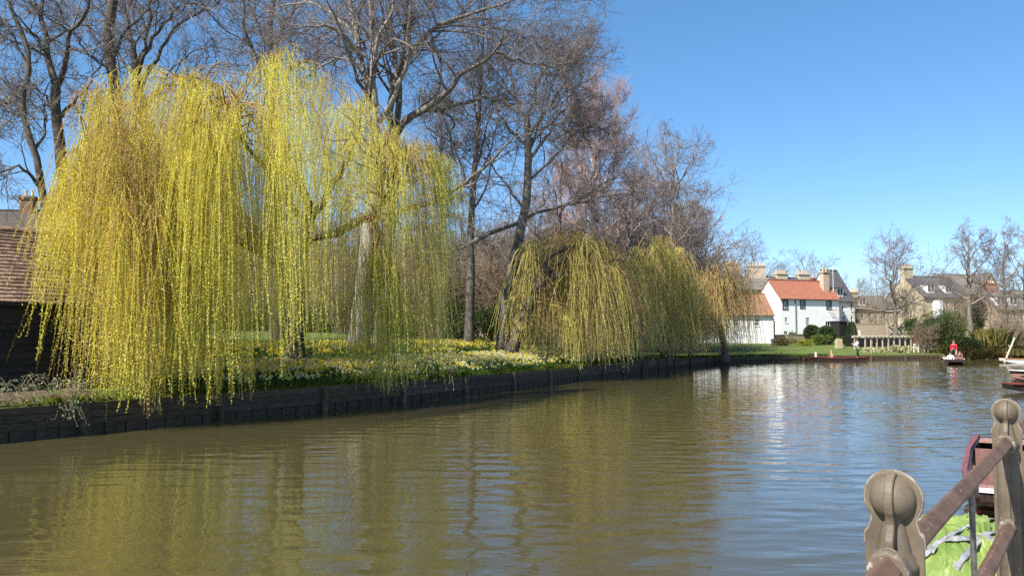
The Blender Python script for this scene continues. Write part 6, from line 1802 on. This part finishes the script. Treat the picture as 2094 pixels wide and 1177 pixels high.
# orange punt at the right edge with a leaning pole
pC = W(2049, 743, 69.5)
p3 = punt('orange varnished punt with a white rim at the far right edge', (pC[0], pC[1], 0), .04, L=6.4, Wd=1.0, H=.34, hull='boat_white', inner='orange_wood', rim='orange_wood', deck='orange_wood', deck_len=1.2, pad='orange_wood')
person('person in dark clothes standing in the orange punt behind the leaning pole', on(p3, .75, .12, .33), math.pi, top='cloth_black', legs='cloth_black', hair='hair_dark', arms='down', scale=.74)
a, b = W(2054, 741, 69.2), W(2075, 690, 69.0)
V, F = tubes([(np.linspace(a, b, 6)[None], np.full((1, 6), .075))], 10)
o = link('punt_pole', npmesh('punt_pole', V - a, [F], True), M['pole_wood']); o.location = a; setp(o, 'pale wooden pole leaning out of the orange punt', 'pole')
# moored boats on the right
pD = W(2074, 771, 45.0)
punt('white decked punt moored beyond the pinkish one at the right edge', (pD[0], pD[1], 0), .06, L=6.4, Wd=1.0, H=.36, hull='hull_dark', rim='boat_white', deck='boat_white', deck_len=2.4)
pE = W(2078, 779, 41.8)
punt('reddish varnished punt moored in front of the white decked punt', (pE[0], pE[1], 0), .02, L=6.2, Wd=.95, H=.28, hull='red_pad', rim='red_pad', deck='orange_wood', deck_len=.6, seats=(2.2, 4.0))
pF = W(2060, 804, 34.0)
pf = punt('dark punt with a worn red interior moored at the right above the railing', (pF[0], pF[1], 0), -.03, L=6.2, Wd=1.0, H=.30, hull='hull_dark', rim='hull_red', deck='red_pad', deck_len=.45, seats=(2.4, 4.0))
a, b = np.array(on(pf, 1.0, .1, .30)), np.array(on(pf, 2.6, -.15, .62))
m = MB(); V, F = tubes([(np.linspace(a, b, 5)[None], np.full((1, 5), .03))], 8)
o = link('paddle', npmesh('paddle', V - a, [F], True), M['orange_wood']); o.location = a; setp(o, 'wooden paddle lying across the dark moored punt', 'paddle')
# near red boat behind the second post
AQ = math.atan2(QD[1], QD[0])
M['deck_wood'] = mat('worn_pink_brown_deck', (0.24, 0.12, 0.085), (0.36, 0.22, 0.17), 6, 0.55, 0.003, (0.5, 5, 5))
pG = W(2066, 1000, 10.3)
pg_ = punt('worn red punt moored close by behind the second railing post', (pG[0], pG[1], 0), AQ + .10, L=6.2, Wd=1.08, H=.37, hull='hull_dark', inner='hull_red', rim='hull_red', deck='deck_wood', deck_len=.6, seats=(1.55, 3.6), pad='red_pad', bk=.17)
MB().box(-.03, -.003, -.42, .42, .40, .455).build('white_lip', M['boat_white'], pg_)
MB().box(.62, .65, -.40, .40, .0, .36).build('bulkhead', M['hull_red'], pg_)

# ------------------------------------------------------------------ heap of lime tarpaulin on a small pontoon
tc = W(1992, 1100, 6.15); tc[2] = .32
po = thing('pontoon', 'small plank pontoon under the heap of lime tarpaulin', 'pontoon', (tc[0], tc[1], 0), AQ)
for k in range(7): MB().box(-.72, .72, -.62 + k * .177, -.62 + k * .177 + .165, .26, .31).build('plank', M['oldwood'], po)
MB().box(-.7, .7, -.6, .6, -.1, .255).build('float', M['timber'], po)
rg_ = np.random.default_rng(600)
def crumple(x, y, s, amp, seed):
    """faceted crumples: each cell a tilted facet, creased where cells meet"""
    wx = x + .06 * mnoise.noise(Vector((x * 4, y * 4, seed))); wy = y + .06 * mnoise.noise(Vector((x * 4, y * 4, seed + 5)))
    d, pts = mnoise.voronoi(Vector((wx * s, wy * s * 1.3, seed * .37)))
    p = pts[0]
    h1 = math.sin(p.x * 12.9898 + p.y * 78.233 + seed) * 43758.5453; h1 -= math.floor(h1)
    h2 = math.sin(p.x * 39.346 + p.y * 11.135 + seed) * 24634.634; h2 -= math.floor(h2)
    tilt = ((wx * s - p.x) * (h1 - .5) + (wy * s * 1.3 - p.y) * (h2 - .5)) * 1.6
    crease = math.exp(-(d[1] - d[0]) / .09)
    return amp * (tilt + crease * (h1 - .35) * .7)
def tarp_h(x, y):
    r = math.hypot(x / .86, y / .72)
    ang_ = math.atan2(y, x)
    rim = 1 + .06 * math.sin(ang_ * 5 + 1) + .05 * math.sin(ang_ * 11)
    b_ = max(0, 1 - (r / rim) ** 3.0) ** .6 * .67
    f = crumple(x, y, 3.2, .075, 1.0) + crumple(x, y, 7.5, .036, 4.0) + crumple(x, y, 17, .014, 9.0)
    return b_ + f * min(1, b_ * 5)
NX, NY = 230, 190
xs_ = np.linspace(-.92, .92, NX); ys_ = np.linspace(-.76, .76, NY)
V = np.array([[x, y, tarp_h(x, y)] for y in ys_ for x in xs_])
ok = V[:, 2].reshape(NY, NX) > .012
ii = np.arange(NX * NY).reshape(NY, NX)
q = np.stack([ii[:-1, :-1], ii[:-1, 1:], ii[1:, 1:], ii[1:, :-1]], -1)
keep = (ok[:-1, :-1] | ok[1:, 1:] | ok[:-1, 1:] | ok[1:, :-1])
tp = thing('tarpaulin', 'crumpled heap of lime green tarpaulin with silver straps behind the railing', 'tarpaulin', (tc[0], tc[1], .315), AQ)
link('sheet', npmesh('sheet', V, [q[keep]], False), M['tarp'], tp)
def strap(pts, w):
    P = resample([np.array([x, y, 0]) for x, y in pts], 60)
    t = np.gradient(P, axis=0); t /= np.linalg.norm(t, axis=1, keepdims=True); s_ = np.stack([-t[:, 1], t[:, 0]], 1) * w / 2
    vs = []
    for k in range(60):
        for f in (-1, -.33, .33, 1):
            x, y = P[k, 0] + s_[k, 0] * f, P[k, 1] + s_[k, 1] * f
            hz = sum(tarp_h(x + dx_, y + dy_) for dx_ in (-.05, 0, .05) for dy_ in (-.05, 0, .05)) / 9
            vs.append((x, y, hz + .026 + .005 * math.sin(k * .5 + f)))
    fs = [(k * 4 + j, k * 4 + j + 1, k * 4 + j + 5, k * 4 + j + 4) for k in range(59) for j in range(3)]
    o = link('strap', npmesh('strap', np.array(vs), [np.array(fs)], True), M['strap'], tp)
    so = o.modifiers.new('thick', 'SOLIDIFY'); so.thickness = .006; so.offset = 1
strap([(-.62, .34), (-.45, .12), (-.35, -.1), (-.40, -.42)], .045)
strap([(-.70, .05), (-.42, -.06), (-.1, -.22), (.2, -.42)], .04)
strap([(.05, .50), (.02, .2), (.2, -.08), (.42, -.2)], .045)
strap([(-.2, .45), (-.05, .25), (.02, .18)], .032)
strap([(-.55, .2), (-.3, .05), (-.12, -.02)], .028)

M['collar'] = mat('chipped_collar', (0.34, 0.30, 0.25), (0.125, 0.10, 0.072), 60, 0.6, 0.003, lo=0.34, hi=0.44)
# ------------------------------------------------------------------ the iron railing
RZ_ = AQ
rl = thing('iron_railing', 'khaki and brown painted iron railing with ball topped posts along the quay', 'railing', (Q0[0], Q0[1], DECK), RZ_)
PH = 1.335
TOPR, MIDR, LOWR = 1.958 - DECK, 1.62 - DECK, 1.22 - DECK
# silhouette of the flat fins: (half width, height below the top)
def arc_pts(cx, cz, r, a0, a1, n): return [(cx + r * math.cos(a), cz + r * math.sin(a)) for a in np.linspace(a0, a1, n)]
bc = PH - .052
fin = arc_pts(0, bc, .052, math.pi / 2, -.62, 12)             # ball outline
fin += [(.0405, bc - .036), (.0395, bc - .044), (.042, bc - .052)]
fin += arc_pts(.036, bc - .078, .0175, 1.0, .0, 6)             # shoulder
fin += [(.0535, bc - .09), (.0535, 0.0)]
outline = fin + [(-x, z) for x, z in reversed(fin[1:])]
corep = [(.001, 0)]
core_prof = [(.0425, 0.02), (.0425, bc - .147), (.0405, bc - .142), (.0405, bc - .136), (.0445, bc - .132), (.0445, bc - .122), (.0395, bc - .118), (.0385, bc - .108), (.0335, bc - .103), (.0325, bc - .098), (.028, bc - .078), (.0215, bc - .05), (.019, bc - .043)]
core_prof += [(.0432 * math.cos(a), bc + .0432 * math.sin(a)) for a in np.linspace(-1.08, 1.5, 14)]
def railing_post(t):
    m = MB().lathe(core_prof, 28, (t, 0, 0))
    o = m.build('post', M['iron'], rl, smooth=True)
    # fin across the railing and rib along it
    th = .009
    f = MB().add([(t - th / 2, x, z) for x, z in outline] + [(t + th / 2, x, z) for x, z in outline],
                 [tuple(range(len(outline))), tuple(range(2 * len(outline) - 1, len(outline) - 1, -1))] + [(i, i + len(outline), (i + 1) % len(outline) + len(outline), (i + 1) % len(outline)) for i in range(len(outline))])
    o2 = f.build('fin', M['iron'], o); bevel(o2, .0025)
    th = .0165
    ol = [(x * .97, z - .001) for x, z in outline]
    f = MB().add([(t + x, -th / 2, z) for x, z in ol] + [(t + x, th / 2, z) for x, z in ol],
                 [tuple(range(len(ol))), tuple(range(2 * len(ol) - 1, len(ol) - 1, -1))] + [(i, i + len(ol), (i + 1) % len(ol) + len(ol), (i + 1) % len(ol)) for i in range(len(ol))])
    o3 = f.build('rib', M['iron'], o); bevel(o3, .003)
    # worn rim: thin chipped bead along the edge of the fin
    pts = np.array([(t, x * 1.004, z + .0008) for x, z in outline[:34] if z > .2])
    for sgn in (1, -1):
        q_ = np.array([(t, sgn * x, z) for x, z in fin if z > .15]); q_ = resample(q_, 40)
        V, F = tubes([(q_[None], np.full((1, 40), .0034))], 6)
        link('worn_rim', npmesh('worn_rim', V, [F], True), M['chip'], o)
    for zc in (TOPR, MIDR, LOWR):
        for sgn in (-1, 1):
            c = MB(); n = 8
            xa, xb = t + sgn * .044, t + sgn * .073
            def dia(x, s_): return [(x, s_ * math.sin(a), zc + s_ * math.cos(a)) for a in np.arange(8) * math.pi / 4]
            c.add(dia(xa, .042) + dia(xb, .0385), [(i, (i + 1) % 8, 8 + (i + 1) % 8, 8 + i) for i in range(8)] + [tuple(range(7, -1, -1)), tuple(range(8, 16))])
            oc = c.build('collar', M['collar'], o); bevel(oc, .006)
    return o
SPC = 2.19
posts = [SPC * k for k in range(-2, 9)]
for t in posts: railing_post(t)
for k in range(len(posts) - 1):
    for zc in (TOPR, MIDR, LOWR):
        xa, xb = posts[k] + .058, posts[k + 1] - .058; h_ = .0315
        nseg = 24; vs = []; random.seed(k * 7 + int(zc * 100))
        for i in range(nseg + 1):
            x = xa + (xb - xa) * i / nseg; jz = random.uniform(-.0012, .0012)
            vs += [(x, 0, zc + h_ + jz), (x, h_ * .92, zc + jz), (x, 0, zc - h_), (x, -h_ * .92 + jz, zc)]
        fs = [(i * 4 + j, i * 4 + (j + 1) % 4, (i + 1) * 4 + (j + 1) % 4, (i + 1) * 4 + j) for i in range(nseg) for j in range(4)] + [(3, 2, 1, 0), tuple(nseg * 4 + j for j in range(4))]
        o = MB().add(vs, fs).build('rail', M['rail'], rl); bevel(o, .006)
    xm = (posts[k] + posts[k + 1]) / 2
    V, F = tubes([(np.array([(xm, 0, z) for z in np.linspace(0, TOPR - .03, 8)])[None], np.full((1, 8), .0085))], 10)
    link('baluster', npmesh('baluster', V, [F], True), M['rod'], rl)
    MB().lathe([(.02, TOPR - .045), (.02, TOPR + .005)], 8, (xm, 0, 0)).build('clamp', M['chip'], rl)
